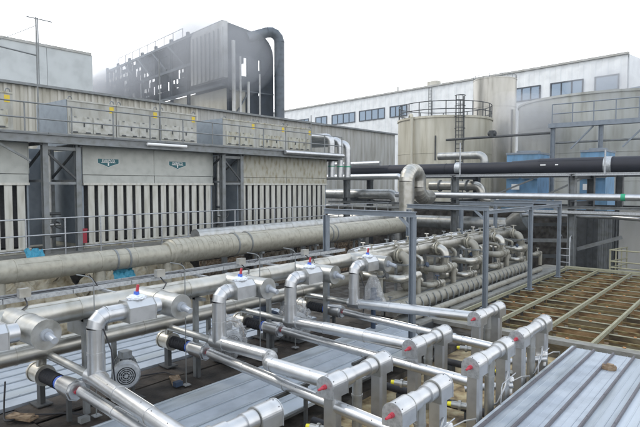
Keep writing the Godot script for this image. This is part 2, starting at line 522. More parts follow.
func manifold(x, zn, zf, label, tip = true):
	var yc = 0.8
	var R = 0.135
	var t = thing("valve_manifold", label, "pipe manifold", Vector3(x, PIT, (zn + zf) * 0.5), "arched valve manifolds over the pit")
	var ax = Vector3(1, 0, 0)
	var ay = Vector3(0, 1, 0)
	for e in [[zn, -1.0], [zf, 1.0]]:
		var m = MB.new()
		var far = e[1] > 0.0
		m.prism(arch(R, 0.15), Vector3(x, yc, e[0] + e[1] * 0.012), Vector3(0, 0, e[1] * 0.33), ax, ay)
		var sh = part("valve_cover", m, "alu", t)
		m = MB.new()
		m.prism(arch(R + 0.007, 0.157), Vector3(x, yc, e[0]), Vector3(0, 0, e[1] * 0.013), ax, ay)
		part("end_plate", m, "zinc", sh)
		m = MB.new()
		m.prism(arch(R + 0.005, 0.155), Vector3(x, yc, e[0] + e[1] * 0.338), Vector3(0, 0, e[1] * 0.012), ax, ay)
		part("joint_band", m, "alu_dull", sh)
		m = MB.new()
		for s in 3:
			var an = PI * (0.2 + 0.27 * s)
			for dz in [0.05]:
				m.cyl(Vector3(x + cos(an) * R, yc + sin(an) * R, e[0] + e[1] * dz), Vector3(x + cos(an) * (R + 0.007), yc + sin(an) * (R + 0.007), e[0] + e[1] * dz), 0.008, 0.006, 6)
		part("rivets", m, "steel_dark", sh).set_meta("kind", "stuff")
		# the flat-sided leg that drops into the pit
		m = MB.new()
		var lo = []
		for c in [[-0.075, -0.1], [0.075, -0.1], [0.1, -0.06], [0.1, 0.06], [0.075, 0.1], [-0.075, 0.1], [-0.1, 0.06], [-0.1, -0.06]]:
			lo.append(Vector2(c[0], c[1]))
		m.prism(lo, Vector3(x, PIT, e[0] + e[1] * 0.17), Vector3(0, yc - 0.15 - PIT, 0), Vector3(1, 0, 0), Vector3(0, 0, 1))
		var lg = part("leg", m, "alu", t)
		m = MB.new()
		m.cyl(Vector3(x, PIT, e[0] + e[1] * 0.17), Vector3(x, PIT + 0.06, e[0] + e[1] * 0.17), 0.15, 0.13, 14)
		part("foot", m, "alu_dull", lg)
		if not far and tip:
			m = MB.new()
			var c0 = Vector3(x + 0.005, yc + 0.0, e[0] + 0.0)
			m.cyl(c0, c0 + Vector3(0.0, 0, 0.05), 0.034, 0.03, 12)
			m.cyl(c0 + Vector3(0, 0, 0.05), c0 + Vector3(-0.01, -0.01, 0.13), 0.024, 0.014, 12)
			part("red_valve_tip", m, "red", t, "red pointed valve tip")
	var za = zn - 0.35
	var zb = zf + 0.35
	var zm = (za + zb) * 0.5
	var m2 = MB.new()
	m2.cyl(Vector3(x, yc, za), Vector3(x, yc, zb), 0.098, 0.098, 20, false, false)
	part("header_pipe", m2, "alu", t)
	for q in [[za - 0.02, za - 0.2], [zb + 0.18, zb + 0.01]]:
		m2 = MB.new()
		m2.cyl(Vector3(x, yc, q[0]), Vector3(x, yc, q[1]), 0.118, 0.118, 20)
		part("collar", m2, "alu", t)
	m2 = MB.new()
	m2.cyl(Vector3(x, PIT, zm), Vector3(x, yc - 0.05, zm), 0.075, 0.075, 16)
	m2.cyl(Vector3(x, 0.45, zm), Vector3(x, 0.48, zm), 0.083, 0.083, 16)
	part("drop_pipe", m2, "alu_dull", t)
	# capped sampling tap on the pit side of the near leg
	m2 = MB.new()
	var y2 = 0.12
	m2.cyl(Vector3(x - 0.1, y2, zn - 0.17), Vector3(x - 0.34, y2, zn - 0.1), 0.05, 0.05, 12)
	m2.cyl(Vector3(x - 0.2, y2 - 0.001, zn - 0.141), Vector3(x - 0.24, y2 - 0.001, zn - 0.129), 0.075, 0.075, 12)
	var tap = part("sampling_tap", m2, "alu_dull", t)
	m2 = MB.new()
	m2.cyl(Vector3(x - 0.34, y2, zn - 0.1), Vector3(x - 0.4, y2, zn - 0.082), 0.04, 0.032, 10)
	part("tap_cap", m2, "yellow_tip", tap, "yellow plastic tap cap")
	return t

func station(z, zd, label, wrapd):
	# riser from the upper cross pipe, elbow, run along the header, valve box, tee drum into the header
	var x = -7.2
	var y = 1.66
	var t = thing("riser_station", label, "pipe station", Vector3(x, 0.8, z), "riser stations along the header")
	var r = 0.12
	pipe(t, [Vector3(x, 0.8, z), Vector3(x, y, z), Vector3(x, y, zd + 0.25)], r, "alu", {"bend": 0.16, "gores": 3, "len": 0.42, "seg": 20})
	var m = MB.new()
	# boxy valve jacket with a chamfered top
	var zb = (z + zd) * 0.5 - 0.02
	var o = [Vector2(-0.17, -0.15), Vector2(0.17, -0.15), Vector2(0.17, 0.06), Vector2(0.09, 0.15), Vector2(-0.09, 0.15), Vector2(-0.17, 0.06)]
	m.prism(o, Vector3(x, y, zb + 0.22), Vector3(0, 0, -0.44), Vector3(1, 0, 0), Vector3(0, 1, 0))
	var bxp = part("valve_jacket", m, "alu", t)
	for q in [0.225, -0.215]:
		m = MB.new()
		var o2 = []
		for p in o:
			o2.append(p * 1.035)
		m.prism(o2, Vector3(x, y, zb + q), Vector3(0, 0, -0.012), Vector3(1, 0, 0), Vector3(0, 1, 0))
		part("jacket_band", m, "alu_dull", bxp)
	# bagged hand valve on top with a blue and red tip
	m = MB.new()
	blob(m, Vector3(x, y + 0.17, zb), Vector3(0.12, 0.05, 0.14), 7, 0.2)
	part("plastic_bag", m, "white_plastic", bxp)
	m = MB.new()
	m.cyl(Vector3(x, y + 0.19, zb), Vector3(x, y + 0.26, zb), 0.045, 0.04, 10)
	part("blue_grip", m, "blue_tip", bxp)
	m = MB.new()
	m.cyl(Vector3(x, y + 0.26, zb - 0.01), Vector3(x + 0.01, y + 0.36, zb - 0.02), 0.024, 0.02, 8)
	part("red_grip", m, "red", bxp)
	# tee drum reaching back to the header
	m = MB.new()
	m.cyl(Vector3(-8.05, 1.62, zd), Vector3(-6.95, 1.62, zd), 0.185, 0.185, 24)
	for q in [-7.5, -6.97]:
		m.cyl(Vector3(q, 1.62, zd), Vector3(q + 0.025, 1.62, zd), 0.193, 0.193, 24)
	var dr = part("tee_drum", m, "alu_dull", t)
	m = MB.new()
	m.cyl(Vector3(-6.945, 1.62, zd), Vector3(-6.9, 1.62, zd), 0.08, 0.075, 14)
	m.cyl(Vector3(-6.9, 1.62, zd), Vector3(-6.72, 1.585, zd), 0.048, 0.042, 12)
	part("spindle", m, "grip", dr)
	if wrapd:
		m = MB.new()
		m.tube([Vector3(x + 0.12, 1.5, z - 0.05), Vector3(x + 0.2, 1.2, z - 0.12), Vector3(x + 0.14, 0.7, z - 0.2), Vector3(x - 0.1, 0.45, z - 0.5)], 0.011, 6)
		part("hanging_cable", m, "rubber", t)
	return t

func blob(m, c, s, sd, rough):
	# crumpled bag: an ellipsoid pushed about by noise
	var nz = FastNoiseLite.new()
	nz.seed = sd
	nz.frequency = 0.9
	nz.fractal_octaves = 5
	var rows = []
	var a = 22
	var b = 36
	for i in a + 1:
		var row = []
		var th = PI * i / a
		for j in b + 1:
			var ph = TAU * (j % b) / b
			var d = Vector3(sin(th) * cos(ph), cos(th), sin(th) * sin(ph))
			var k = 1.0 + rough * nz.get_noise_3dv(d * 2.2 + Vector3(sd, 0, 0)) * 1.6
			row.append(c + d * s * k)
		rows.append(row)
	var nn = []
	for i in a + 1:
		var row = []
		for j in b + 1:
			var du = rows[i][(j + 1) % b] - rows[i][(j + b - 1) % b]
			var dv = rows[mini(i + 1, a)][j] - rows[maxi(i - 1, 0)][j]
			var g = du.cross(dv)
			var out = (rows[i][j] - c)
			if g.length() < 0.000001:
				g = out
			row.append(g.normalized() if g.dot(out) > 0.0 else -g.normalized())
		nn.append(row)
	for i in a:
		for j in b:
			m.tri(rows[i][j], rows[i][j + 1], rows[i + 1][j + 1], nn[i][j], nn[i][j + 1], nn[i + 1][j + 1])
			m.tri(rows[i][j], rows[i + 1][j + 1], rows[i + 1][j], nn[i][j], nn[i + 1][j + 1], nn[i + 1][j])

func pump_set(z, label, wrapped, dark):
	var y = 0.5
	var t = thing("pump_set", label, "pump", Vector3(-8.3, 0.0, z), "pumps feeding the lower cross pipes")
	var m = MB.new()
	m.cyl(Vector3(-9.0, y, z), Vector3(-8.72, y, z), 0.15, 0.15, 20)
	m.cyl(Vector3(-9.0, y - 0.001, z), Vector3(-9.04, y - 0.001, z), 0.165, 0.165, 20)
	m.cyl(Vector3(-8.75, y - 0.001, z), Vector3(-8.70, y - 0.001, z), 0.165, 0.165, 20)
	var d = part("pump_casing", m, "alu_cream", t)
	m = MB.new()
	m.cyl(Vector3(-8.86, y + 0.05, z), Vector3(-8.8, 0.85, z), 0.075, 0.075, 14)
	part("suction_stub", m, "alu_cream", d)
	m = MB.new()
	m.cyl(Vector3(-9.04, y, z), Vector3(-9.14, y, z), 0.05, 0.04, 10)
	part("shaft_end", m, "alu_dull", d)
	m = MB.new()
	# ribbed black sleeve
	var prof = []
	for i in 15:
		prof.append(Vector2(0.115 if i % 2 == 0 else 0.098, 0.033 * i))
	m.lathe(Vector3(-8.7, y, z), Vector3(1, 0, 0), prof, 18)
	part("rubber_sleeve", m, "rubber", t)
	m = MB.new()
	m.cyl(Vector3(-8.235, y, z), Vector3(-8.17, y, z), 0.105, 0.105, 18)
	part("blue_collar", m, "blue_tip", t)
	m = MB.new()
	m.cyl(Vector3(-8.17, y, z), Vector3(-8.11, y, z), 0.108, 0.108, 18)
	part("white_collar", m, "white", t)
	m = MB.new()
	m.cyl(Vector3(-8.11, y, z), Vector3(-7.72, y, z), 0.135, 0.16, 8)
	m.cyl(Vector3(-7.72, y, z), Vector3(-7.68, y, z), 0.15, 0.135, 8)
	var vb = part("valve_body", m, "alu", t)
	m = MB.new()
	m.box(Vector3(-7.665, y + 0.015, z), Vector3(0.03, 0.035, 0.12), Basis(Vector3(1, 0, 0), 0.5))
	m.cyl(Vector3(-7.68, y, z), Vector3(-7.63, y - 0.01, z), 0.028, 0.018, 10)
	part("red_arrow_handle", m, "red", vb)
	# bracket to the deck
	m = MB.new()
	m.bar(Vector3(-7.95, -0.02, z), Vector3(-7.95, 0.39, z), 0.06, 0.06)
	part("prop", m, "steel_dark", t)
	m = MB.new()
	m.bar(Vector3(-8.88, 0.0, z), Vector3(-8.88, 0.38, z), 0.12, 0.08)
	m.box(Vector3(-8.88, 0.01, z), Vector3(0.3, 0.02, 0.24))
	part("stand", m, "steel_dark", t)
	return t

func motor(x, z, label, mname, wrapped, sd, turn = 0.0):
	var t = thing("electric_motor", label, "motor", Vector3(x, 0.0, z), "motors standing beside the risers")
	var y = 0.44
	var a = Vector3(1, 0, 0).rotated(Vector3.UP, turn)
	var c = Vector3(x, y, z)
	var m = MB.new()
	m.cyl(c - a * 0.3, c + a * 0.12, 0.175, 0.175, 24)
	var f = m.frame(a)
	for i in 28:
		var d = f[0] * cos(TAU * i / 28) + f[1] * sin(TAU * i / 28)
		m.bar(c - a * 0.28 + d * 0.185, c + a * 0.1 + d * 0.185, 0.008, 0.03, d)
	part("finned_body", m, mname, t)
	m = MB.new()
	m.lathe(c, a, [Vector2(0.19, 0.12), Vector2(0.225, 0.14), Vector2(0.225, 0.25), Vector2(0.2, 0.28), Vector2(0.15, 0.282)], 26)
	for q in [0.06, 0.09, 0.12, 0.15]:
		m.lathe(c, a, [Vector2(q + 0.008, 0.27), Vector2(q + 0.008, 0.284), Vector2(q - 0.004, 0.284), Vector2(q - 0.004, 0.27)], 24)
	for i in 8:
		var d = f[0] * cos(TAU * i / 8) + f[1] * sin(TAU * i / 8)
		m.bar(c + a * 0.276 + d * 0.02, c + a * 0.276 + d * 0.13, 0.007, 0.007)
	m.cyl(c + a * 0.26, c + a * 0.29, 0.035, 0.03, 12)
	var fc = part("fan_cover", m, "zinc" if mname == "motor_gray" else mname, t)
	m = MB.new()
	m.cyl(c + a * 0.2, c + a * 0.21, 0.165, 0.165, 20)
	part("fan_disc", m, "steel_dark", fc)
	m = MB.new()
	m.box(c + Vector3(0, 0.25, 0) - a * 0.08, Vector3(0.16, 0.12, 0.16))
	part("terminal_box", m, mname, t)
	m = MB.new()
	for s in [-1.0, 1.0]:
		for q in [-0.2, 0.05]:
			var cc = c + a * q + f[0] * 0.11 * s
			m.bar(Vector3(cc.x, 0.02, cc.z), Vector3(cc.x, y - 0.1, cc.z), 0.05, 0.04)
	m.box(Vector3(x, 0.012, z), Vector3(0.6, 0.02, 0.36))
	part("mounting_foot", m, "steel_dark", t)
	# flange end that couples to the pipe
	m = MB.new()
	m.cyl(c - a * 0.3, c - a * 0.36, 0.19, 0.19, 20)
	m.cyl(c - a * 0.36, c - a * 0.58, 0.12, 0.14, 18)
	part("coupling", m, "motor_blue" if wrapped else "motor_gray", t)
	if wrapped:
		m = MB.new()
		blob(m, c + Vector3(0.02, 0.06, 0), Vector3(0.38, 0.38, 0.32), sd, 0.34)
		part("plastic_wrap", m, "wrap", t)
		m = MB.new()
		var pts = []
		for i in 9:
			var an = PI * i / 8.0
			pts.append(c + a * 0.1 + f[0] * cos(an) * 0.3 + Vector3.UP * (sin(an) * 0.34 + 0.05))
		m.tube(pts, 0.012, 6)
		part("yellow_tie", m, "wood", t)
	return t

func cream_station(z, k, label):
	# older, cream painted branch: elbow out of the header, flanges, barrel strainer and small pipe to the front
	var x = -7.75
	var pm = "cream_pipe" if k % 2 == 0 else "alu_cream"
	var t = thing("cream_branch", label, "pipe branch", Vector3(x, 0.2, z), "old cream branches on the far header")
	pipe(t, [Vector3(-8.25, 1.5, z), Vector3(x, 1.5, z), Vector3(x, 0.72, z)], 0.135, pm, {"bend": 0.2, "gores": 5, "len": 0.5, "smooth": true, "seg": 16})
	flange(t, Vector3(-8.06, 1.5, z), Vector3(1, 0, 0), 0.2, pm)
	flange(t, Vector3(-7.99, 1.5, z), Vector3(1, 0, 0), 0.2, "cream_clad")
	flange(t, Vector3(x, 0.98, z), Vector3(0, 1, 0), 0.17, pm)
	# gate valve wheel above the flange
	var m = MB.new()
	m.cyl(Vector3(-8.03, 1.6, z), Vector3(-8.03, 1.86, z), 0.03, 0.02, 8)
	for i in 12:
		var a0 = TAU * i / 12
		var a1 = TAU * (i + 1) / 12
		m.bar(Vector3(-8.03 + cos(a0) * 0.11, 1.84, z + sin(a0) * 0.11), Vector3(-8.03 + cos(a1) * 0.11, 1.84, z + sin(a1) * 0.11), 0.022, 0.022)
	m.bar(Vector3(-8.14, 1.84, z), Vector3(-7.92, 1.84, z), 0.018, 0.018)
	m.bar(Vector3(-8.03, 1.84, z - 0.11), Vector3(-8.03, 1.84, z + 0.11), 0.018, 0.018)
	part("hand_wheel", m, "alu_cream", t)
	m = MB.new()
	m.lathe(Vector3(x, 0.72, z + 0.18), Vector3(0, 0, -1), [Vector2(0.0, 0.0), Vector2(0.13, 0.03), Vector2(0.17, 0.1), Vector2(0.17, 0.62), Vector2(0.13, 0.72), Vector2(0.1, 0.76), Vector2(0.0, 0.76)], 18)
	part("strainer_barrel", m, pm, t)
	flange(t, Vector3(x, 0.72, z - 0.6), Vector3(0, 0, 1), 0.15, "alu_cream", 0.05, 6)
	m = MB.new()
	m.cyl(Vector3(x, 0.72, z - 0.58), Vector3(x, 0.72, z - 0.82), 0.07, 0.07, 12)
	part("outlet", m, pm, t)
	pipe(t, [Vector3(x + 0.02, 0.62, z - 0.72), Vector3(x + 0.35, 0.62, z - 0.72), Vector3(x + 0.35, 0.62, z - 1.5)], 0.075, pm, {"bend": 0.1, "len": 0.6, "smooth": true, "seg": 12})
	flange(t, Vector3(x + 0.35, 0.62, z - 1.05), Vector3(0, 0, 1), 0.12, "alu_cream", 0.04, 6)
	flange(t, Vector3(x + 0.35, 0.62, z - 1.2), Vector3(0, 0, 1), 0.12, "alu_cream", 0.04, 6)
	m = MB.new()
	m.cyl(Vector3(x + 0.35, 0.62, z - 1.12), Vector3(x + 0.35, 0.86, z - 1.12), 0.028, 0.02, 8)
	m.cyl(Vector3(x + 0.35, 0.84, z - 1.12), Vector3(x + 0.35, 0.865, z - 1.12), 0.07, 0.07, 10)
	part("small_valve", m, "alu_cream" if k != 0 else "motor_blue", t)
	m = MB.new()
	m.cyl(Vector3(x + 0.35, 0.1, z - 1.5), Vector3(x + 0.35, 0.66, z - 1.5), 0.07, 0.07, 12)
	part("drop_pipe", m, pm, t)
	# support post with brackets
	m = MB.new()
	m.bar(Vector3(x - 0.22, 0.0, z + 0.25), Vector3(x - 0.22, 1.3, z + 0.25), 0.06, 0.06)
	m.bar(Vector3(x - 0.5, 1.28, z + 0.25), Vector3(x + 0.15, 1.28, z + 0.25), 0.05, 0.05)
	part("bracket", m, "steel_gray", t)
	return t

# ---------------------------------------------------------------- railings, frames
func railing(t, a, b, h, n, rails, m, r = 0.022):
	for i in n + 1:
		var p = a.lerp(b, float(i) / n)
		rod("post", p, p + Vector3(0, h, 0), r, m, t)
	for q in rails:
		rod("rail", a + Vector3(0, q, 0), b + Vector3(0, q, 0), r * 0.92, m, t)

func corr_wall(parent, a, b, y0, y1, pitch, depth, m, panel, nrm):
	var e = (b - a).normalized()
	var l = (b - a).length()
	var k = maxi(1, int(round(l / panel)))
	for i in k:
		var mb = MB.new()
		var s0 = l * i / k
		var s1 = l * (i + 1) / k - 0.006
		var q = s0
		while q < s1 - 0.01:
			var st = [[0.0, 0.0], [0.45, 0.0], [0.55, depth], [0.9, depth], [1.0, 0.0]]
			for j in 4:
				var u0 = minf(q + st[j][0] * pitch, s1)
				var u1 = minf(q + st[j + 1][0] * pitch, s1)
				if u1 - u0 < 0.001:
					continue
				var p = a + e * u0 + nrm * st[j][1]
				var r = a + e * u1 + nrm * st[j + 1][1]
				mb.quad(Vector3(p.x, y0, p.z), Vector3(r.x, y0, r.z), Vector3(r.x, y1, r.z), Vector3(p.x, y1, p.z), nrm)
			q += pitch
		# back and top edge give the panel thickness
		var p0 = a + e * s0 - nrm * 0.1
		var p1 = a + e * s1 - nrm * 0.1
		var f0 = a + e * s0
		var f1 = a + e * s1
		mb.quad(Vector3(p0.x, y0, p0.z), Vector3(p1.x, y0, p1.z), Vector3(p1.x, y1, p1.z), Vector3(p0.x, y1, p0.z), -nrm)
		mb.quad(Vector3(p0.x, y1, p0.z), Vector3(p1.x, y1, p1.z), Vector3(f1.x, y1, f1.z), Vector3(f0.x, y1, f0.z), Vector3.UP)
		part("wall_panel", mb, m, parent)

func logo(parent, c):
	# shield shaped maker's plate facing +x, with white lettering
	var ax = Vector3(0, 0, -1)
	var ay = Vector3(0, 1, 0)
	var o = [Vector2(-0.37, 0.12), Vector2(0.37, 0.12), Vector2(0.37, -0.02), Vector2(0.12, -0.1), Vector2(0.0, -0.15), Vector2(-0.12, -0.1), Vector2(-0.37, -0.02)]
	var big = []
	for p in o:
		big.append(p * 1.05 + Vector2(0, -0.004))
	var m = MB.new()
	m.prism(big, c, Vector3(0.006, 0, 0), ax, ay)
	var plate = part("name_plate", m, "white", parent)
	m = MB.new()
	m.prism(o, c + Vector3(0.006, 0, 0), Vector3(0.004, 0, 0), ax, ay)
	part("shield", m, "teal", plate)
	m = MB.new()
	m.box(c + Vector3(0.0115, -0.055, 0), Vector3(0.003, 0.1, 0.045))
	m.box(c + Vector3(0.0115, 0.0, 0), Vector3(0.003, 0.018, 0.5))
	part("emblem", m, "white", plate)
	var tm = TextMesh.new()
	tm.text = "EVAPCO"
	var fnt = SystemFont.new()
	fnt.font_names = PackedStringArray(["Droid Sans"])
	fnt.font_weight = 700
	tm.font = fnt
	tm.font_size = 32
	tm.pixel_size = 0.0038
	tm.depth = 0.003
	tm.material = M["white"]
	var mi = MeshInstance3D.new()
	mi.name = "lettering"
	mi.mesh = tm
	mi.position = c - origin_of(plate) + Vector3(0.0125, 0.058, 0)
	mi.rotation.y = PI * 0.5
	plate.add_child(mi, true)

func cooler(z0, z1, label, up_mat, with_logo, slats):
	# evaporative cooler: louvres below, sheet casing above, fan housing on the roof
	var t = thing("evaporative_cooler", label, "cooling tower", Vector3(-18.6, 1.45, (z0 + z1) * 0.5), "evaporative coolers in a row")
	var xf = -17.0
	var zc = (z0 + z1) * 0.5
	var l = z0 - z1
	bx("basin", Vector3(xf - 1.66, 1.51, zc), Vector3(3.26, 0.12, l), "casing_stained", t)
	bx("back_panel", Vector3(xf - 3.28, 3.1, zc), Vector3(0.05, 3.05, l - 0.1), "casing_blue", t)
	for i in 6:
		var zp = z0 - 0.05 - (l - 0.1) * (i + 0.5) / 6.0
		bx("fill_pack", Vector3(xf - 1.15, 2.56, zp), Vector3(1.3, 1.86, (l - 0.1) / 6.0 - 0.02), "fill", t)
	bx("side_panel", Vector3(xf - 1.65, 3.1, z0 - 0.02), Vector3(3.2, 3.05, 0.05), "casing_blue", t)
	bx("side_panel", Vector3(xf - 1.65, 3.1, z1 + 0.02), Vector3(3.2, 3.05, 0.05), "casing_blue", t)
	var k = slats
	var pit = (l - 0.16) / k
	for i in k:
		var zz = z0 - 0.1 - pit * (i + 0.5)
		var m = MB.new()
		m.box(Vector3(xf, 2.545, zz), Vector3(0.035, 1.9, pit * 0.61), Basis(Vector3.UP, rng.randf_range(-0.03, 0.03)))
		part("louver_slat", m, "louver", t)
	bx("louver_rail", Vector3(xf + 0.01, 3.53, zc), Vector3(0.1, 0.07, l), "louver", t)
	bx("louver_sill", Vector3(xf + 0.012, 1.60, zc), Vector3(0.1, 0.05, l), "louver", t)
	var np = 2
	for i in np:
		var za = z0 - l * i / np - 0.012
		var zb = z0 - l * (i + 1) / np + 0.012
		bx("strip_panel", Vector3(xf - 0.03, 3.69, (za + zb) * 0.5), Vector3(0.1, 0.25, za - zb), up_mat, t)
		var p = bx("casing_panel", Vector3(xf - 0.05, 4.29, (za + zb) * 0.5), Vector3(0.1, 0.92, za - zb), up_mat, t)
		var m = MB.new()
		m.box(Vector3(xf + 0.006, 3.845, (za + zb) * 0.5), Vector3(0.02, 0.02, za - zb))
		m.box(Vector3(xf + 0.006, 4.29, zb - 0.012), Vector3(0.025, 0.9, 0.02))
		part("seam_flange", m, up_mat, p)
		if with_logo:
			logo(p, Vector3(xf + 0.001, 4.24, za - (0.88 if i == 0 else 0.98)))
	bx("roof_deck", Vector3(xf - 1.65, 4.79, zc), Vector3(3.3, 0.07, l + 0.04), "casing_blue", t)
	# fan housing in three bays
	var hx = -17.95
	for i in 3:
		var za = z0 - l * i / 3.0 - 0.015
		var zb = z0 - l * (i + 1) / 3.0 + 0.015
		var zm = (za + zb) * 0.5
		var h = bx("fan_housing", Vector3(hx - 1.1, 5.57, zm), Vector3(2.2, 1.52, za - zb), "housing", t)
		if i == 0:
			bx("end_sheet", Vector3(hx - 1.1, 5.57, z0 + 0.01), Vector3(2.2, 1.5, 0.02), "casing_blue", h)
		var m = MB.new()
		m.box(Vector3(hx + 0.012, 6.3, zm), Vector3(0.03, 0.05, za - zb))
		part("edge_flange", m, "hatch" if with_logo else "casing_stained", h)
		m = MB.new()
		m.box(Vector3(hx + 0.012, 5.05, zm), Vector3(0.03, 0.3, za - zb - 0.02))
		part("edge_flange", m, "hatch" if with_logo else "casing_stained", h)
		for d in 2:
			var zd = zm + (0.4 if d == 0 else -0.4)
			m = MB.new()
			m.box(Vector3(hx + 0.018, 5.52, zd), Vector3(0.035, 0.54, 0.78))
			var ht = part("hatch", m, "hatch" if with_logo else "casing_stained", h)
			m = MB.new()
			m.box(Vector3(hx + 0.05, 5.52, zd + (-0.08 if d == 0 else 0.08)), Vector3(0.03, 0.13, 0.035))
			part("latch", m, "steel_dark", ht)
			for q in [-0.22, 0.22]:
				bx("hinge", Vector3(hx + 0.042, 5.77, zd + q), Vector3(0.02, 0.03, 0.07), "steel_gray", ht)
				bx("hinge", Vector3(hx + 0.042, 5.265, zd + q), Vector3(0.02, 0.04, 0.16), "steel_dark", ht)
		m = MB.new()
		m.box(Vector3(hx + 0.004, 6.12, zb + 0.16), Vector3(0.006, 0.22, 0.16))
		part("warning_sticker", m, "yellow", h)
		for q in [za - 0.12, zb + 0.12]:
			m = MB.new()
			m.tube([Vector3(hx - 0.05, 6.33, q + 0.07), Vector3(hx - 0.05, 6.42, q + 0.05), Vector3(hx - 0.05, 6.44, q), Vector3(hx - 0.05, 6.42, q - 0.05), Vector3(hx - 0.05, 6.33, q - 0.07)], 0.02, 6)
			part("lifting_eye", m, "steel_gray", h)
	return t

func frame_bay(za, zb, label, ext):
	# dark steel tower between two coolers with cross bracing
	var t = thing("bracing_frame", label, "steel frame", Vector3(-16.7, 1.45, (za + zb) * 0.5), "bracing frames between the coolers")
	for z in [za, zb]:
		hbeam("column", Vector3(-16.62, 1.45, z), Vector3(-16.62, 4.74, z), 0.16, 0.16, "steel_gray", t)
		hbeam("column", Vector3(-18.4, 1.45, z), Vector3(-18.4, 4.74, z), 0.14, 0.14, "steel_gray", t)
		beam("tie", Vector3(-16.62, 3.62, z + 0.001), Vector3(-18.4, 3.62, z + 0.001), 0.08, 0.08, "steel_gray", t)
		beam("diagonal_brace", Vector3(-16.62, 4.62, z + 0.002), Vector3(-18.4, 3.7, z + 0.002), 0.06, 0.06, "steel_dark", t)
	beam("crossbar", Vector3(-16.60, 4.60, za), Vector3(-16.60, 4.60, zb), 0.09, 0.1, "steel_gray", t)
	beam("crossbar", Vector3(-16.60, 3.55, za), Vector3(-16.60, 3.55, zb), 0.08, 0.08, "steel_gray", t)
	beam("diagonal_brace", Vector3(-16.57, 4.52, za), Vector3(-16.57, 3.62, zb), 0.05, 0.06, "steel_dark", t)
	rod("drain_pipe", Vector3(-17.5, 1.46, (za + zb) * 0.5), Vector3(-17.5, 4.7, (za + zb) * 0.5), 0.09, "alu_dull", t, 14)
	for q in 3:
		rod("crossover_pipe", Vector3(-17.3, 1.9 + q * 0.35, za - 0.25), Vector3(-17.3, 1.9 + q * 0.35, zb + 0.25), 0.05, "steel_dark" if q != 1 else "alu_dull", t, 10)
	var m = MB.new()
	var pts = []
	for i in 13:
		pts.append(Vector3(-17.25, 2.3 + sin(TAU * i / 12) * 0.16, zb + 0.3 + cos(TAU * i / 12) * 0.16))
	m.tube(pts, 0.025, 6)
	m.cyl(Vector3(-17.25, 2.3, zb + 0.3), Vector3(-17.5, 2.3, zb + 0.3), 0.03, 0.05, 8)
	part("hand_wheel", m, "steel_dark", t)
	bx("back_panel", Vector3(-18.9, 3.1, (za + zb) * 0.5), Vector3(0.06, 3.2, absf(za - zb) + 0.3), "casing_blue", t)
	return t

# ---------------------------------------------------------------- the scene
func _ready():
	rng.seed = 4711
	var cam = Camera3D.new()
	cam.name = "camera"
	add_child(cam)
	cam.position = Vector3(0, 3.5, 0)
	cam.rotation_degrees = Vector3(-3.0, 39.4, 0)
	cam.fov = 42.78
	cam.far = 900.0
	cam.current = true
	var env = Environment.new()
	env.background_mode = Environment.BG_SKY
	var sky = Sky.new()
	var sm = ProceduralSkyMaterial.new()
	sm.sky_top_color = Color(0.65, 0.7, 0.765)
	sm.sky_horizon_color = Color(1.0, 1.0, 1.0)
	sm.sky_curve = 0.5
	sm.ground_bottom_color = Color(0.25, 0.25, 0.25)
	sm.ground_horizon_color = Color(0.75, 0.76, 0.77)
	sm.sun_angle_max = 1.0
	sm.energy_multiplier = 3.1
	sky.sky_material = sm
	env.sky = sky
	env.tonemap_mode = Environment.TONE_MAPPER_LINEAR
	env.tonemap_exposure = 0.77
	env.fog_enabled = true
	env.fog_density = 0.0006
	env.fog_light_color = Color(0.9, 0.95, 1.0)
	env.sdfgi_enabled = true
	env.ssao_enabled = true
	env.ssil_enabled = true
	env.volumetric_fog_enabled = true
	env.volumetric_fog_density = 0.0
	var we = WorldEnvironment.new()
	we.name = "world_environment"
	we.environment = env
	add_child(we)
	var sun = DirectionalLight3D.new()
	sun.name = "sun"
	add_child(sun)
	sun.light_energy = 0.5
	sun.light_angular_distance = 10.0
	sun.light_color = Color(1.0, 0.97, 0.92)
	sun.shadow_enabled = true
	sun.look_at_from_position(Vector3(-0.75, 0.8, 0.3), Vector3.ZERO)

	make_materials()
	build_setting()
	build_background()
	build_plant()
	build_rack()
	build_coolers()
	build_big_pipe()
	build_headers()
	build_decks()
	build_cross_pipes()
	build_far_branches()
	build_portals()
	build_small_things()
	build_steam()

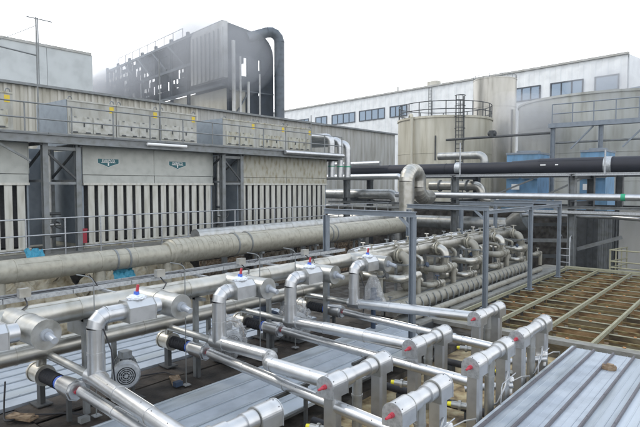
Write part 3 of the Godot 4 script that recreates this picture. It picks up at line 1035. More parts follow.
func build_setting():
	var m = MB.new()
	m.box(Vector3(0, -1.6, 0), Vector3(900, 0.2, 900))
	part("ground_sheet", m, "ground", setting("ground", Vector3(0, -1.6, 0)))
	# dark slab under the decks, with the yellowish pit floor let into it
	var fl = setting("floor", Vector3(-10, -0.4, -10))
	bx("floor_slab", Vector3(-11.3, -0.9, -10.5), Vector3(11.4, 1.2, 27), "dark_floor", fl)
	bx("pit_floor", Vector3(-4.3, -0.72, -6.0), Vector3(2.58, 0.6, 13.6), "pit_floor", fl)
	bx("floor_slab", Vector3(-0.4, -0.9, -5.6), Vector3(5.2, 1.2, 13.0), "dark_floor", fl)
	# strip of walkway past the rusty frame
	var wk = setting("walkway_strip", Vector3(-6.95, 0, -18))
	for i in 6:
		var z0 = -11.95 - i * 2.1
		bx("plank", Vector3(-7.02, 0.0, z0 - 1.04), Vector3(0.8, 0.07, 2.07), "concrete", wk)
	bx("kerb", Vector3(-6.6, -0.28, -18.2), Vector3(0.03, 0.5, 12.5), "steel_dark", wk)
	# raised walkway in front of the coolers
	var rw = setting("raised_walkway", Vector3(-16.7, 1.4, -13))
	for i in 13:
		bx("slab", Vector3(-16.75, 1.39, -2.0 - i * 2.0), Vector3(1.1, 0.12, 1.99), "concrete", rw)
	bx("edge_beam", Vector3(-16.22, 1.31, -14.0), Vector3(0.05, 0.24, 26.0), "steel_gray", rw)
	bx("cooler_slab", Vector3(-19.2, 1.29, -12.0), Vector3(3.7, 0.3, 24.0), "concrete", rw)
	for i in 8:
		bx("pier", Vector3(-16.6, 0.45, -3.0 - i * 3.0), Vector3(0.3, 1.75, 0.3), "concrete", rw)
	bx("back_wall", Vector3(-17.6, 0.4, -13.0), Vector3(0.2, 1.6, 25.0), "dark_floor", rw)

func build_background():
	# long low hall with corrugated beige cladding behind the coolers
	var hall = thing("corrugated_hall", "long low hall with beige corrugated cladding behind the coolers", "building", Vector3(-32, -1.5, -28))
	corr_wall(hall, Vector3(-32, 0, -2), Vector3(-32, 0, -25), 3.0, 9.0, 0.42, 0.09, "wall_beige", 1.68, Vector3(1, 0, 0))
	corr_wall(hall, Vector3(-32, 0, -25), Vector3(-32, 0, -52), -1.5, 9.0, 0.6, 0.05, "wall_gray", 2.4, Vector3(1, 0, 0))
	bx("roof_trim", Vector3(-31.95, 9.06, -27), Vector3(0.5, 0.14, 50.2), "steel_gray", hall)
	bx("roof_slab", Vector3(-36.2, 8.9, -27), Vector3(8.0, 0.2, 50.0), "wall_gray", hall)
	bx("end_wall", Vector3(-36, 3.7, -51.9), Vector3(8, 10.3, 0.2), "wall_gray", hall)
	# white panel building further back
	var wb = thing("white_panel_building", "tall pale panel building standing behind the corrugated hall", "building", Vector3(-44, -1.5, -12))
	for i in 7:
		bx("wall_panel", Vector3(-44, 5.9, 2.35 - i * 3.4 - 1.7), Vector3(8, 14.8, 3.37), "wall_pale", wb)
	bx("roof_trim", Vector3(-39.97, 13.38, -9.45), Vector3(0.1, 0.18, 23.8), "wall_gray", wb)
	# far white hall with a band of windows
	var c0 = Vector3(-11.38, 0, -62.83)
	var e1 = Vector3(-0.985, 0, -0.170).normalized()
	var nr = Vector3(-0.170, 0, 0.985).normalized()
	var fh = thing("white_hall", "long white hall with a band of dark ribbon windows in the distance", "building", c0 + Vector3(0, -1.5, 0))
	corr_wall(fh, c0, c0 + e1 * 62.0, -1.5, 16.75, 1.25, 0.04, "wall_white", 2.5, nr)
	var bs = Basis(e1, Vector3.UP, -nr)
	bx("roof_trim", c0 + e1 * 31.0 + Vector3(0, 16.8, 0) + nr * 0.05, Vector3(62.2, 0.22, 0.4), "wall_gray", fh, bs)
	bx("roof_slab", c0 + e1 * 31.0 + Vector3(0, 16.5, 0) - nr * 6.2, Vector3(62.0, 0.2, 12.0), "wall_gray", fh, bs)
	bx("end_wall", c0 - nr * 6.2 + Vector3(0, 7.6, 0), Vector3(0.2, 18.2, 12.0), "wall_white", fh, bs)
	for wn in [[0.8, 3.1, 1], [4.4, 7.9, 3], [9.2, 12.5, 3], [28.8, 31.9, 3], [33.0, 38.2, 4], [39.2, 44.5, 4], [45.8, 48.6, 2], [50.5, 54.0, 3]]:
		var ya = 13.3
		var yb = 14.8
		var fr = MB.new()
		var wc = c0 + e1 * ((wn[0] + wn[1]) * 0.5) + nr * 0.06 + Vector3(0, (ya + yb) * 0.5, 0)
		var ww = wn[1] - wn[0]
		for s in [-1.0, 1.0]:
			fr.box(wc + e1 * (ww * 0.5 * s), Vector3(0.14, yb - ya + 0.14, 0.12), bs)
			fr.box(wc + Vector3(0, (yb - ya) * 0.5 * s, 0), Vector3(ww - 0.14, 0.14, 0.12), bs)
		for q in range(1, wn[2]):
			fr.box(wc + e1 * (ww * (float(q) / wn[2] - 0.5)), Vector3(0.12, yb - ya - 0.14, 0.1), bs)
		var wp = part("window", fr, "window_frame", fh)
		for q in wn[2]:
			bx("pane", wc + e1 * (ww * ((q + 0.5) / wn[2] - 0.5)) - nr * 0.02, Vector3(ww / wn[2] - 0.12, yb - ya - 0.12, 0.02), "window_glass", wp, bs)
	# roof chimney box and ladder on its wall
	bx("roof_hatch", c0 + e1 * 24.6 + Vector3(0, 17.15, 0) - nr * 0.6, Vector3(1.5, 0.7, 1.0), "wall_beige", fh, bs)
	var lm = MB.new()
	for s in [-0.25, 0.25]:
		lm.bar(c0 + e1 * (24.6 + s) + nr * 0.2 + Vector3(0, 8, 0), c0 + e1 * (24.6 + s) + nr * 0.2 + Vector3(0, 16.8, 0), 0.06, 0.06)
	for q in 20:
		lm.bar(c0 + e1 * 24.35 + nr * 0.2 + Vector3(0, 8.2 + q * 0.42, 0), c0 + e1 * 24.85 + nr * 0.2 + Vector3(0, 8.2 + q * 0.42, 0), 0.05, 0.05)
	part("wall_ladder", lm, "steel_gray", fh)
	rod("mast", c0 + e1 * 31.2 + Vector3(0, 16.8, 0) - nr * 0.8, c0 + e1 * 31.2 + Vector3(0, 17.7, 0) - nr * 0.8, 0.12, "wall_gray", fh)

	# storage tanks
	storage_tank("cream_tank", "squat cream storage tank with a railed rim and ladder", Vector3(-18.85, -1.5, -37.6), 3.42, 8.15, 4, "tank_cream")
	storage_tank("gray_tank", "wide gray storage tank with steam drifting past its rim", Vector3(-8.6, -1.5, -42.5), 6.1, 9.05, 6, "tank_gray")
	var sl = thing("metal_silo", "tall slim polished metal silo between the two wide tanks", "silo", Vector3(-18.4, -1.5, -46.0))
	for i in 6:
		var m = MB.new()
		var y0 = -1.5 + i * 2.32
		m.cyl(Vector3(-18.4, y0, -46.0), Vector3(-18.4, y0 + 2.32, -46.0), 1.78, 1.78, 40, i == 0, i == 5)
		m.cyl(Vector3(-18.4, y0 + 2.26, -46.0), Vector3(-18.4, y0 + 2.34, -46.0), 1.81, 1.81, 40)
		part("shell_course", m, "silo", sl)
	var tm = MB.new()
	for i in 22:
		var an = TAU * i / 22
		var p = Vector3(-18.4 + cos(an) * 1.78, 12.42, -46.0 + sin(an) * 1.78)
		var an2 = TAU * (i + 1) / 22
		tm.cyl(p, p + Vector3(0, 0.3, 0), 0.02, 0.02, 6)
		tm.bar(p + Vector3(0, 0.3, 0), Vector3(-18.4 + cos(an2) * 1.78, 12.72, -46.0 + sin(an2) * 1.78), 0.03, 0.03)
	part("rim_rail", tm, "steel_gray", sl)
	rod("vent_pipe", Vector3(-16.55, -1.5, -45.6), Vector3(-16.55, 9.8, -45.6), 0.1, "tank_cream", sl, 10)

	# ladder and rim rail of the cream tank, nearest side
	# gantry in front of the gray tank
	var g = thing("tank_gantry", "steel gantry with railing and pipes crossing in front of the gray tank", "gantry", Vector3(-7, -1.5, -34))
	beam("walkway_beam", Vector3(-10.2, 7.0, -34), Vector3(-1.0, 7.0, -34), 0.5, 0.26, "steel_blue", g)
	railing(g, Vector3(-10.0, 7.13, -33.8), Vector3(-1.0, 7.13, -33.8), 1.1, 8, [0.55, 1.1], "steel_blue", 0.035)
	for x in [-10.0, -7.4, -4.4, -1.6]:
		hbeam("column", Vector3(x, -1.5, -34), Vector3(x, 6.87, -34), 0.22, 0.22, "steel_blue", g)
	rod("conduit", Vector3(-17.0, 6.55, -34.2), Vector3(-10.0, 6.62, -34.2), 0.08, "steel_dark", g, 8)
	var mm = MB.new()
	mm.cyl(Vector3(-13.8, 6.56, -34.2), Vector3(-13.8, 6.98, -34.2), 0.16, 0.2, 10)
	mm.cyl(Vector3(-14.05, 6.8, -34.2), Vector3(-13.55, 6.8, -34.2), 0.14, 0.14, 10)
	part("valve_actuator", mm, "steel_dark", g)
	rod("conduit", Vector3(-9.9, 6.0, -34.25), Vector3(-1.0, 6.05, -34.25), 0.06, "steel_gray", g, 8)
	for x in [-9.0, -6.3, -3.3]:
		beam("diagonal_brace", Vector3(x, 5.6, -34.0), Vector3(x + 1.2, 6.85, -34.0), 0.08, 0.08, "steel_blue", g)
	# thick pipe on a post leaving the gray tank's roof
	var sp = thing("roof_vent_pipe", "blue-gray vent pipe on posts beside the gray tank roof", "pipe", Vector3(-4, -1.5, -40))
	rod("pipe_run", Vector3(-7.0, 9.45, -39.8), Vector3(-1.0, 9.75, -38.6), 0.26, "steel_blue", sp, 16)
	rod("post", Vector3(-5.1, -1.5, -39.2), Vector3(-5.1, 10.3, -39.2), 0.14, "steel_gray", sp, 8)

func storage_tank(called, label, base, r, y1, courses, m):
	var t = thing(called, label, "storage tank", base)
	var h = (y1 - base.y) / courses
	for i in courses:
		var mb = MB.new()
		var a = base + Vector3(0, h * i, 0)
		mb.cyl(a, a + Vector3(0, h, 0), r, r, 56, i == 0, false)
		mb.cyl(a + Vector3(0, h - 0.03, 0), a + Vector3(0, h + 0.03, 0), r + 0.02, r + 0.02, 56)
		part("shell_course", mb, m, t)
	var mb2 = MB.new()
	var top = Vector3(base.x, y1, base.z)
	mb2.cyl(top, top + Vector3(0, 0.14, 0), r + 0.07, r + 0.07, 56)
	part("rim", mb2, m, t)
	mb2 = MB.new()
	mb2.cyl(top + Vector3(0, 0.14, 0), top + Vector3(0, 0.55, 0), r, 0.3, 48)
	part("cone_roof", mb2, m, t)
	if called == "cream_tank":
		var n = 22
		var ang0 = -0.35
		for i in n:
			var an = TAU * i / n + ang0
			var p = top + Vector3(cos(an) * (r - 0.05), 0.14, sin(an) * (r - 0.05))
			rod("rail_post", p, p + Vector3(0, 1.0, 0), 0.035, "steel_dark", t, 6)
		for q in [0.55, 1.1]:
			mb2 = MB.new()
			var pts = []
			for i in 45:
				var an = TAU * i / 44 + ang0
				pts.append(top + Vector3(cos(an) * (r - 0.05), q + 0.04, sin(an) * (r - 0.05)))
			mb2.tube(pts, 0.032, 6)
			part("rail", mb2, "steel_dark", t)
		# caged ladder facing the yard
		var d = (Vector3(0, 0, 0) - Vector3(base.x, 0, base.z)).normalized().rotated(Vector3.UP, 0.28)
		var sd = d.cross(Vector3.UP)
		var lb = Vector3(base.x, 0, base.z) + d * (r + 0.22)
		mb2 = MB.new()
		for s in [-0.26, 0.26]:
			mb2.cyl(lb + sd * s + Vector3(0, 0.0, 0), lb + sd * s + Vector3(0, y1 + 1.4, 0), 0.04, 0.04, 6)
		for q in 32:
			mb2.cyl(lb - sd * 0.26 + Vector3(0, 0.3 + q * 0.3, 0), lb + sd * 0.26 + Vector3(0, 0.3 + q * 0.3, 0), 0.022, 0.022, 6)
		var ld = part("ladder", mb2, "steel_dark", t)
		mb2 = MB.new()
		for q in [y1 - 1.6, y1 - 0.8, y1, y1 + 0.7, y1 + 1.4]:
			var pts = []
			for i in 9:
				var an = PI * i / 8.0
				pts.append(lb + sd * cos(an) * 0.34 + d * (sin(an) * 0.5) + Vector3(0, q, 0))
			mb2.tube(pts, 0.025, 6)
		for an in [PI * 0.3, PI * 0.5, PI * 0.7]:
			mb2.cyl(lb + sd * cos(an) * 0.34 + d * (sin(an) * 0.5) + Vector3(0, y1 - 1.6, 0), lb + sd * cos(an) * 0.34 + d * (sin(an) * 0.5) + Vector3(0, y1 + 1.4, 0), 0.018, 0.018, 6)
		part("safety_cage", mb2, "steel_dark", ld)
		var p2 = Vector3(base.x, 0, base.z) + d.rotated(Vector3.UP, -0.95) * (r + 0.2)
		pipe(t, [p2 - d * 0.6 + Vector3(0, y1 + 0.3, 0), p2 + Vector3(0, y1 + 0.3, 0), p2 + Vector3(0, -1.4, 0)], 0.12, "tank_cream", {"bead": 0.0, "len": 4.0, "bend": 0.25, "seg": 10, "smooth": true})
		rod("level_gauge", Vector3(base.x, 5.2, base.z) + d.rotated(Vector3.UP, -0.45) * (r + 0.1), Vector3(base.x, 6.9, base.z) + d.rotated(Vector3.UP, -0.45) * (r + 0.1), 0.05, "steel_dark", t, 6)

func build_plant():
	# dark boiler house: an open lattice of panels with the sky showing through, seen through steam
	var c0 = Vector3(-34.9, 0, -30.5)
	var e1 = Vector3(-0.985, 0, -0.170).normalized()
	var e2 = Vector3(0.170, 0, -0.985).normalized()
	var nr = -e2
	var bs = Basis(e1, Vector3.UP, nr)
	var t = thing("boiler_house", "dark open boiler house with gaps of sky, wrapped in steam", "building", c0 + Vector3(0, -1.5, 0))
	var g = RandomNumberGenerator.new()
	g.seed = 5
	var cols = 19
	for i in cols:
		for j in 6:
			var x = 5.65 + i * 1.12
			var y = 11.9 + j * 0.84
			var keep = true
			if j == 1 or j == 2:
				keep = g.randf() > (0.55 if x < 15.0 else 0.25)
			elif j == 3:
				keep = g.randf() > 0.12
			if x > 15.5 and j > 0:
				keep = g.randf() > 0.7
			if not keep:
				bx("louver", c0 + e1 * (x + 0.2) + Vector3(0, y + 0.25, 0), Vector3(1.1, 0.3 + g.randf() * 0.25, 0.06), "plant_dark", t, bs)
				bx("stud", c0 + e1 * (x + g.randf_range(0.1, 0.8)) + Vector3(0, y + 0.42, 0), Vector3(0.25, 0.83, 0.07), "plant_dark", t, bs)
				continue
			bx("wall_panel", c0 + e1 * (x + 0.55) + Vector3(0, y + 0.42, 0), Vector3(1.09, 0.815, 0.08), "plant_dark", t, bs)
	for i in 7:
		hbeam("column", c0 + e1 * (6.4 + i * 3.4) + nr * 0.3 + Vector3(0, 8, 0), c0 + e1 * (6.4 + i * 3.4) + nr * 0.3 + Vector3(0, 17.4, 0), 0.24, 0.24, "plant_pipe", t)
	for y in [11.85, 14.4, 16.95]:
		beam("girder", c0 + e1 * 0.2 + nr * 0.32 + Vector3(0, y, 0), c0 + e1 * 27.0 + nr * 0.32 + Vector3(0, y, 0), 0.2, 0.24, "plant_pipe", t)
	for i in 5:
		beam("diagonal_brace", c0 + e1 * (7.0 + i * 3.6) + nr * 0.45 + Vector3(0, 14.6, 0), c0 + e1 * (10.2 + i * 3.6) + nr * 0.45 + Vector3(0, 16.8, 0), 0.14, 0.14, "plant_pipe", t)
	# roof rail and masts
	railing(t, c0 + e1 * 8.0 + Vector3(0, 17.1, 0), c0 + e1 * 24.0 + Vector3(0, 17.1, 0), 1.0, 8, [1.0], "plant_pipe", 0.03)
	for k in 5:
		bx("wall_panel", c0 + e1 * (0.57 + k * 1.12) + Vector3(0, 12.0, 0), Vector3(1.1, 0.78, 0.08), "plant_dark", t, bs)
	bx("base_wall", c0 + e1 * 13.0 + Vector3(0, 5.1, 0) - nr * 0.15, Vector3(26.0, 13.3, 0.2), "wall_beige", t, bs)
	# ribbed pale housing on the corner, with a rounded top
	var m = MB.new()
	var o = [Vector2(0, 12.4), Vector2(5.6, 12.4), Vector2(5.6, 16.2)]
	for k in 6:
		var an = PI * 0.5 * k / 5
		o.append(Vector2(4.9 + cos(an) * 0.7, 16.3 + sin(an) * 0.7))
	o.append(Vector2(0.0, 17.0))
	m.prism(o, c0 + nr * 0.02, nr * 0.42, e1, Vector3.UP)
	var hs = part("ribbed_housing", m, "plant_rib", t)
	for k in 8:
		m = MB.new()
		m.box(c0 + e1 * (0.2 + k * 0.72) + nr * 0.5 + Vector3(0, 14.45, 0), Vector3(0.3, 4.0, 0.12), bs)
		part("rib", m, "plant_rib", hs)
	# tower block: round shouldered dark casing behind the corner with a few openings
	m = MB.new()
	o = [Vector2(0, 14.3), Vector2(4.6, 14.3)]
	for k in 7:
		var an = PI * 0.5 * k / 6
		o.append(Vector2(2.9 + cos(an) * 1.7, 14.6 + sin(an) * 1.9))
	o.append(Vector2(0.0, 16.9))
	m.prism(o, c0 - e1 * 0.02, e1 * 0.3, e2, Vector3.UP)
	part("shoulder_panel", m, "plant_dark", t)
	for q in [[0.0, 4.6, -1.5, 11.2], [0.0, 3.0, 11.2, 11.5], [3.3, 4.6, 11.2, 11.5], [0.0, 4.6, 11.5, 12.3], [0.0, 3.05, 12.3, 12.7], [3.3, 4.6, 12.3, 12.7], [0.0, 1.05, 12.7, 13.75], [1.95, 4.6, 12.7, 13.35], [1.95, 3.0, 13.35, 14.3], [3.3, 4.6, 13.35, 14.3], [0.0, 1.5, 13.75, 14.3]]:
		bx("casing_panel", c0 + e1 * 0.13 + e2 * ((q[0] + q[1]) * 0.5) + Vector3(0, (q[2] + q[3]) * 0.5, 0), Vector3(0.3, q[3] - q[2] - 0.01, q[1] - q[0] - 0.004), "plant_dark", t, bs)
	for q in [[0.3, 0.16, 15.4], [0.95, 0.1, 14.2], [1.75, 0.12, 12.2], [2.9, 0.07, 13.0]]:
		rod("standpipe", c0 - e1 * 0.35 + e2 * q[0] + Vector3(0, -1.5, 0), c0 - e1 * 0.35 + e2 * q[0] + Vector3(0, q[2], 0), q[1], "plant_rib", t, 10)
	bx("pale_panel", c0 - e1 * 0.06 + e2 * 1.0 + Vector3(0, 10.3, 0), Vector3(0.06, 2.4, 1.2), "wall_beige", t, bs)
	beam("diagonal_brace", c0 - e1 * 0.3 + e2 * 0.5 + Vector3(0, 9.4, 0), c0 - e1 * 0.3 + e2 * 1.7 + Vector3(0, 11.2, 0), 0.1, 0.1, "plant_pipe", t)
	beam("girder", c0 - e1 * 0.3 + e2 * 0.0 + Vector3(0, 11.4, 0), c0 - e1 * 0.3 + e2 * 4.4 + Vector3(0, 11.4, 0), 0.08, 0.08, "plant_pipe", t)
	# big round flue beside it
	var f = thing("flue_pipe", "thick dark flue pipe bent over beside the boiler house", "pipe", c0 + e2 * 5.0)
	var px = c0 - e1 * 0.9 + e2 * 4.6
	pipe(f, [c0 + e1 * 0.1 + e2 * 2.0 + Vector3(0, 16.0, 0), px + Vector3(0, 17.0, 0), px + Vector3(0, -1.5, 0)], 0.44, "plant_pipe", {"bend": 0.8, "gores": 4, "len": 3.0, "seg": 20, "bead": 0.02})

func build_steam():
	# banks of thin puffs: centre, spread, puff size, number, density
	var banks = [
		["white backlit steam drifting before the boiler house's far end", Vector3(-52.0, 12.8, -30.5), Vector3(8.0, 2.6, 2.0), 4.8, 26, 0.055],
		["thin backlit steam drifting past the boiler house corner", Vector3(-36.5, 13.6, -28.8), Vector3(6.5, 2.6, 1.0), 5.0, 14, 0.035],
		["thin bluish steam drifting along the gray tank's wall", Vector3(-12.0, 8.2, -35.5), Vector3(1.3, 2.8, 0.6), 2.2, 11, 0.08],
		["faint steam wisps above the gray tank's roof and vent pipe", Vector3(-7.0, 10.0, -37.0), Vector3(3.2, 1.1, 0.8), 2.0, 12, 0.06]]
	var g = RandomNumberGenerator.new()
	g.seed = 21
	for s in banks:
		var t = thing("steam_cloud", s[0], "steam", s[1], "steam drifting in the distance")
		t.set_meta("kind", "stuff")
		for i in s[4]:
			var fv = FogVolume.new()
			fv.name = "puff"
			fv.shape = RenderingServer.FOG_VOLUME_SHAPE_ELLIPSOID
			var k = s[3] * g.randf_range(0.6, 1.4)
			fv.size = Vector3(k * g.randf_range(1.0, 1.9), k * g.randf_range(0.7, 1.1), k)
			fv.position = Vector3(g.randfn(0.0, 0.5) * s[2].x, g.randfn(0.0, 0.5) * s[2].y, g.randfn(0.0, 0.5) * s[2].z)
			fv.rotation = Vector3(g.randf_range(-0.4, 0.4), g.randf_range(-0.6, 0.6), g.randf_range(-0.5, 0.5))
			var fm = FogMaterial.new()
			fm.density = s[5] * g.randf_range(0.6, 1.4)
			fm.albedo = Color(0.97, 0.98, 1.0)
			fv.material = fm
			t.add_child(fv, true)

func build_rack():
	var zr = -26.0
	var t = thing("pipe_rack", "dark steel pipe rack carrying the navy main over the pit", "pipe rack", Vector3(-10, -1.5, zr))
	for x in [-19.3, -12.4, -6.75, -1.2]:
		hbeam("column", Vector3(x, -1.5, zr), Vector3(x, 4.02, zr), 0.3, 0.3, "steel_gray", t, 0.03)
		hbeam("column", Vector3(x + 0.3, -1.5, zr - 2.0), Vector3(x + 0.3, 4.02, zr - 2.0), 0.3, 0.3, "steel_dark", t, 0.03)
		for y in [3.88, 2.66]:
			hbeam("cross_beam", Vector3(x + 0.02, y, zr + 0.4), Vector3(x + 0.32, y, zr - 2.3), 0.2, 0.2, "steel_dark", t)
	hbeam("column", Vector3(-5.25, -1.5, zr - 2.0), Vector3(-5.25, 4.02, zr - 2.0), 0.3, 0.3, "steel_dark", t, 0.03)
	for y in [3.97, 2.5]:
		hbeam("longitudinal_beam", Vector3(-20.5, y, zr + 0.25), Vector3(0.6, y, zr + 0.25), 0.14, 0.12, "zinc" if y > 3.0 else "steel_gray", t)
		hbeam("longitudinal_beam", Vector3(-20.5, y - 0.02, zr - 2.2), Vector3(0.6, y - 0.02, zr - 2.2), 0.16, 0.16, "steel_dark", t)
	for x in [-13.6, -7.0]:
		rod("upright", Vector3(x + 1.6, 3.95, zr + 0.3), Vector3(x + 1.6, 5.6 if x < -8.0 else 5.0, zr + 0.3), 0.035, "zinc", t, 6)
	for q in [[-11.9, -9.2], [-9.2, -6.9]]:
		beam("diagonal_brace", Vector3(q[0], 2.7, zr - 2.2), Vector3(q[1], 3.8, zr - 2.2), 0.08, 0.08, "steel_gray", t)
	# navy main with a reducer
	var n = thing("navy_main", "fat navy blue pipe main lying on top of the rack", "pipe", Vector3(-10, 4.0, zr - 0.4))
	pipe(n, [Vector3(-20.0, 4.32, zr - 0.35), Vector3(-9.6, 4.32, zr - 0.35)], 0.295, "navy", {"len": 3.4, "seg": 24, "bead": 0.01})
	var m = MB.new()
	m.lathe(Vector3(-9.6, 4.34, zr - 0.35), Vector3(1, 0, 0), [Vector2(0.3, 0.0), Vector2(0.37, 1.3)], 24)
	part("reducer", m, "navy", n)
	pipe(n, [Vector3(-8.3, 4.36, zr - 0.35), Vector3(1.0, 4.36, zr - 0.35)], 0.37, "navy", {"len": 3.0, "seg": 24, "bead": 0.01})
	for x in [-12.5, -5.55]:
		m = MB.new()
		var rr = 0.305 if x < -9.0 else 0.377
		m.cyl(Vector3(x, 4.35, zr - 0.35), Vector3(x + 0.3, 4.35, zr - 0.35), rr + 0.012, rr + 0.012, 24)
		part("repair_band", m, "zinc", n)
	for q in [[-8.05, 0.24], [-7.45, 0.13]]:
		bx("stencil_mark", Vector3(q[0], 4.42, zr - 0.35 + 0.37), Vector3(q[1], 0.05, 0.012), "white", n)
	# silver pipe on the lower shelf
	var sv = thing("silver_main", "slim silver pipe with a green band on the rack's lower shelf", "pipe", Vector3(-10, 2.8, zr + 0.1))
	pipe(sv, [Vector3(-15.6, 2.98, zr + 0.5), Vector3(1.0, 2.98, zr + 0.5)], 0.15, "alu", {"len": 2.2, "seg": 18})
	m = MB.new()
	m.cyl(Vector3(-4.72, 2.98, zr + 0.5), Vector3(-4.55, 2.98, zr + 0.5), 0.156, 0.156, 18)
	part("green_band", m, "green_band", sv)
	for x in [-14.0, -10.2, -7.6, -3.8]:
		bx("saddle", Vector3(x, 2.68, zr + 0.45), Vector3(0.16, 0.3, 0.3), "steel_gray", sv)
	# the others, back to front
	var runs = [
		["gray_main", "wide dull gray pipe behind the rack, below the navy main", [Vector3(-22.5, 2.95, zr - 0.9), Vector3(-16.4, 2.95, zr - 0.9), Vector3(-16.4, 0.2, zr - 0.9)], 0.3, "alu_dull"],
		["bent_silver_pipe", "silver pipe that bends down at its end beside the cream bow", [Vector3(-21.6, 3.95, zr + 0.9), Vector3(-15.0, 3.95, zr + 0.9), Vector3(-15.0, 2.6, zr + 0.9)], 0.16, "alu"],
		["upper_silver_pipe", "short bright pipe lying above the navy main's hidden end", [Vector3(-20.5, 4.72, zr + 0.1), Vector3(-16.9, 4.72, zr + 0.1)], 0.12, "alu"],
		["gray_duct", "long dull gray duct low behind the portal frames", [Vector3(-21.0, 1.45, zr - 0.6), Vector3(-9.8, 1.55, zr - 0.6)], 0.34, "alu_dull"],
		["lagged_pipe", "short lagged pipe with a bend above the navy main by the cream tank", [Vector3(-14.0, 5.05, zr - 1.3), Vector3(-11.4, 5.05, zr - 1.3), Vector3(-11.4, 4.0, zr - 1.3)], 0.2, "alu_dull"],
		["mid_rack_pipe", "dull pipe with flanges under the rack's top beam", [Vector3(-14.6, 3.45, zr - 1.5), Vector3(-11.6, 3.45, zr - 1.5), Vector3(-11.6, 2.7, zr - 1.5), Vector3(-10.6, 2.7, zr - 1.5)], 0.24, "alu_cream"],
		["low_rack_pipe", "thin pale pipe under the lower shelf, slanting to the pit fence", [Vector3(-9.5, 2.05, zr - 0.4), Vector3(-5.2, 2.1, zr - 0.4), Vector3(-1.0, 1.95, zr + 1.0)], 0.09, "alu"],
		["lowest_rack_pipe", "thin gray pipe lowest on the rack beside the ladder frame", [Vector3(-21.0, 2.25, zr + 0.2), Vector3(-1.0, 2.25, zr + 0.2)], 0.07, "alu_dull"]]
	for r in runs:
		var p = thing(r[0], r[1], "pipe", r[2][0])
		pipe(p, r[2], r[3], r[4], {"len": 1.8, "seg": 16, "smooth": true, "gores": 7})
		if r[0] == "mid_rack_pipe":
			for x in [-14.0, -13.2, -12.4]:
				flange(p, Vector3(x, 3.45, zr - 1.5), Vector3(1, 0, 0), 0.33, "steel_gray", 0.06)
		if r[0] == "gray_duct":
			var fm = MB.new()
			fm.cyl(Vector3(-9.8, 1.55, zr - 0.6), Vector3(-9.0, 1.9, zr - 0.6), 0.35, 0.62, 20)
			part("funnel", fm, "alu_dull", p)
	# shelf trays and cable ladders under the rack
	var ct = thing("cable_ladder", "galvanised cable ladder hung under the pipe rack", "cable tray", Vector3(-8, 2.2, zr))
	for zz in [zr + 0.75, zr + 1.15]:
		beam("side_rail", Vector3(-13.0, 2.33, zz), Vector3(0.5, 2.33, zz), 0.03, 0.1, "zinc", ct)
	for i in 27:
		beam("rung", Vector3(-12.9 + i * 0.5, 2.33, zr + 0.76), Vector3(-12.9 + i * 0.5, 2.33, zr + 1.14), 0.04, 0.03, "zinc", ct)
	# blue chillers behind the rack
	chiller(Vector3(-10.2, -1.5, -30.4), 2.05, "bright blue chiller unit standing behind the rack beside the silo", true)
	chiller(Vector3(-6.72, -1.5, -30.4), 1.45, "narrower bright blue chiller unit in front of the gray tank", true)
	# corrugated shed wall, pale wall and the pit's far side
	var sh = thing("corrugated_shed", "dark corrugated steel shed under the rack's near end", "shed", Vector3(-6.0, -1.5, -28))
	corr_wall(sh, Vector3(-7.2, 0, -28.0), Vector3(-4.9, 0, -28.0), -1.5, 2.3, 0.2, 0.04, "steel_gray", 0.8, Vector3(0, 0, 1))
	bx("door_leaf", Vector3(-6.55, 0.6, -27.93), Vector3(0.9, 3.4, 0.05), "steel_dark", sh)
	var pw = thing("pale_wall", "plain pale gray wall at the end of the pit", "wall", Vector3(-2.5, -1.5, -27.5))
	for i in 3:
		bx("wall_panel", Vector3(-4.3 + i * 1.7, 0.5, -27.6), Vector3(1.68, 4.0, 0.15), "wall_gray", pw)
	var db = thing("sloping_strut", "pale sloping strut leaning across the dark shed", "strut", Vector3(-6, 0.8, -26.9))
	beam("strut_bar", Vector3(-6.7, 0.55, -26.8), Vector3(-4.9, 1.2, -26.9), 0.12, 0.16, "steel_gray", db)
	var pd = thing("pit_wall", "dark retaining wall of the pit behind the headers", "wall", Vector3(-13, -1.5, -28))
	bx("wall_face", Vector3(-15.5, 0.3, -29.0), Vector3(16.0, 3.6, 0.2), "dark_floor", pd)
	for i in 3:
		beam("wale", Vector3(-13.0, -0.2 + i * 0.75, -27.2), Vector3(-6.9, 0.2 + i * 0.75, -26.6), 0.14, 0.16, "steel_gray" if i == 1 else "steel_dark", pd)
	# yellowish guard rail at the corner of the rusty frame
	var gr = thing("guard_rail", "pale green guard rail at the far corner of the rusty frame", "railing", Vector3(-4, 0, -25))
	for q in [[Vector3(-4.95, -0.1, -24.9), Vector3(-1.5, -0.1, -24.6)], [Vector3(-4.95, -0.1, -24.95), Vector3(-4.6, -0.1, -26.4)]]:
		railing(gr, q[0], q[1], 0.95, 3, [0.2, 0.45, 0.92], "green_beam", 0.03)
	# ladder frame beside the column
	var lf = thing("hooped_ladder", "galvanised ladder with hooped rails rising from the pit edge", "ladder", Vector3(-6.4, -1, -25.2))
	for s in [0.0, 0.42]:
		wire("stile", [Vector3(-7.05 + s, -1.0, -25.3), Vector3(-7.05 + s, 1.0, -25.3), Vector3(-7.05 + s, 1.2, -25.36), Vector3(-7.05 + s, 1.26, -25.55), Vector3(-7.05 + s, 1.1, -25.7)], 0.03, "zinc", lf)
	for i in 6:
		rod("rung", Vector3(-7.05, -0.8 + i * 0.3, -25.3), Vector3(-6.63, -0.8 + i * 0.3, -25.3), 0.018, "zinc", lf, 6)
	# white canes coming down from the coolers
	var zc = [-21.85, -22.45, -22.95]
	var lbl = ["white down pipe curving off the cooler roof, beside the last cooler", "middle one of three white down pipes curving off the cooler roof", "white down pipe curving off the cooler roof, outermost of three"]
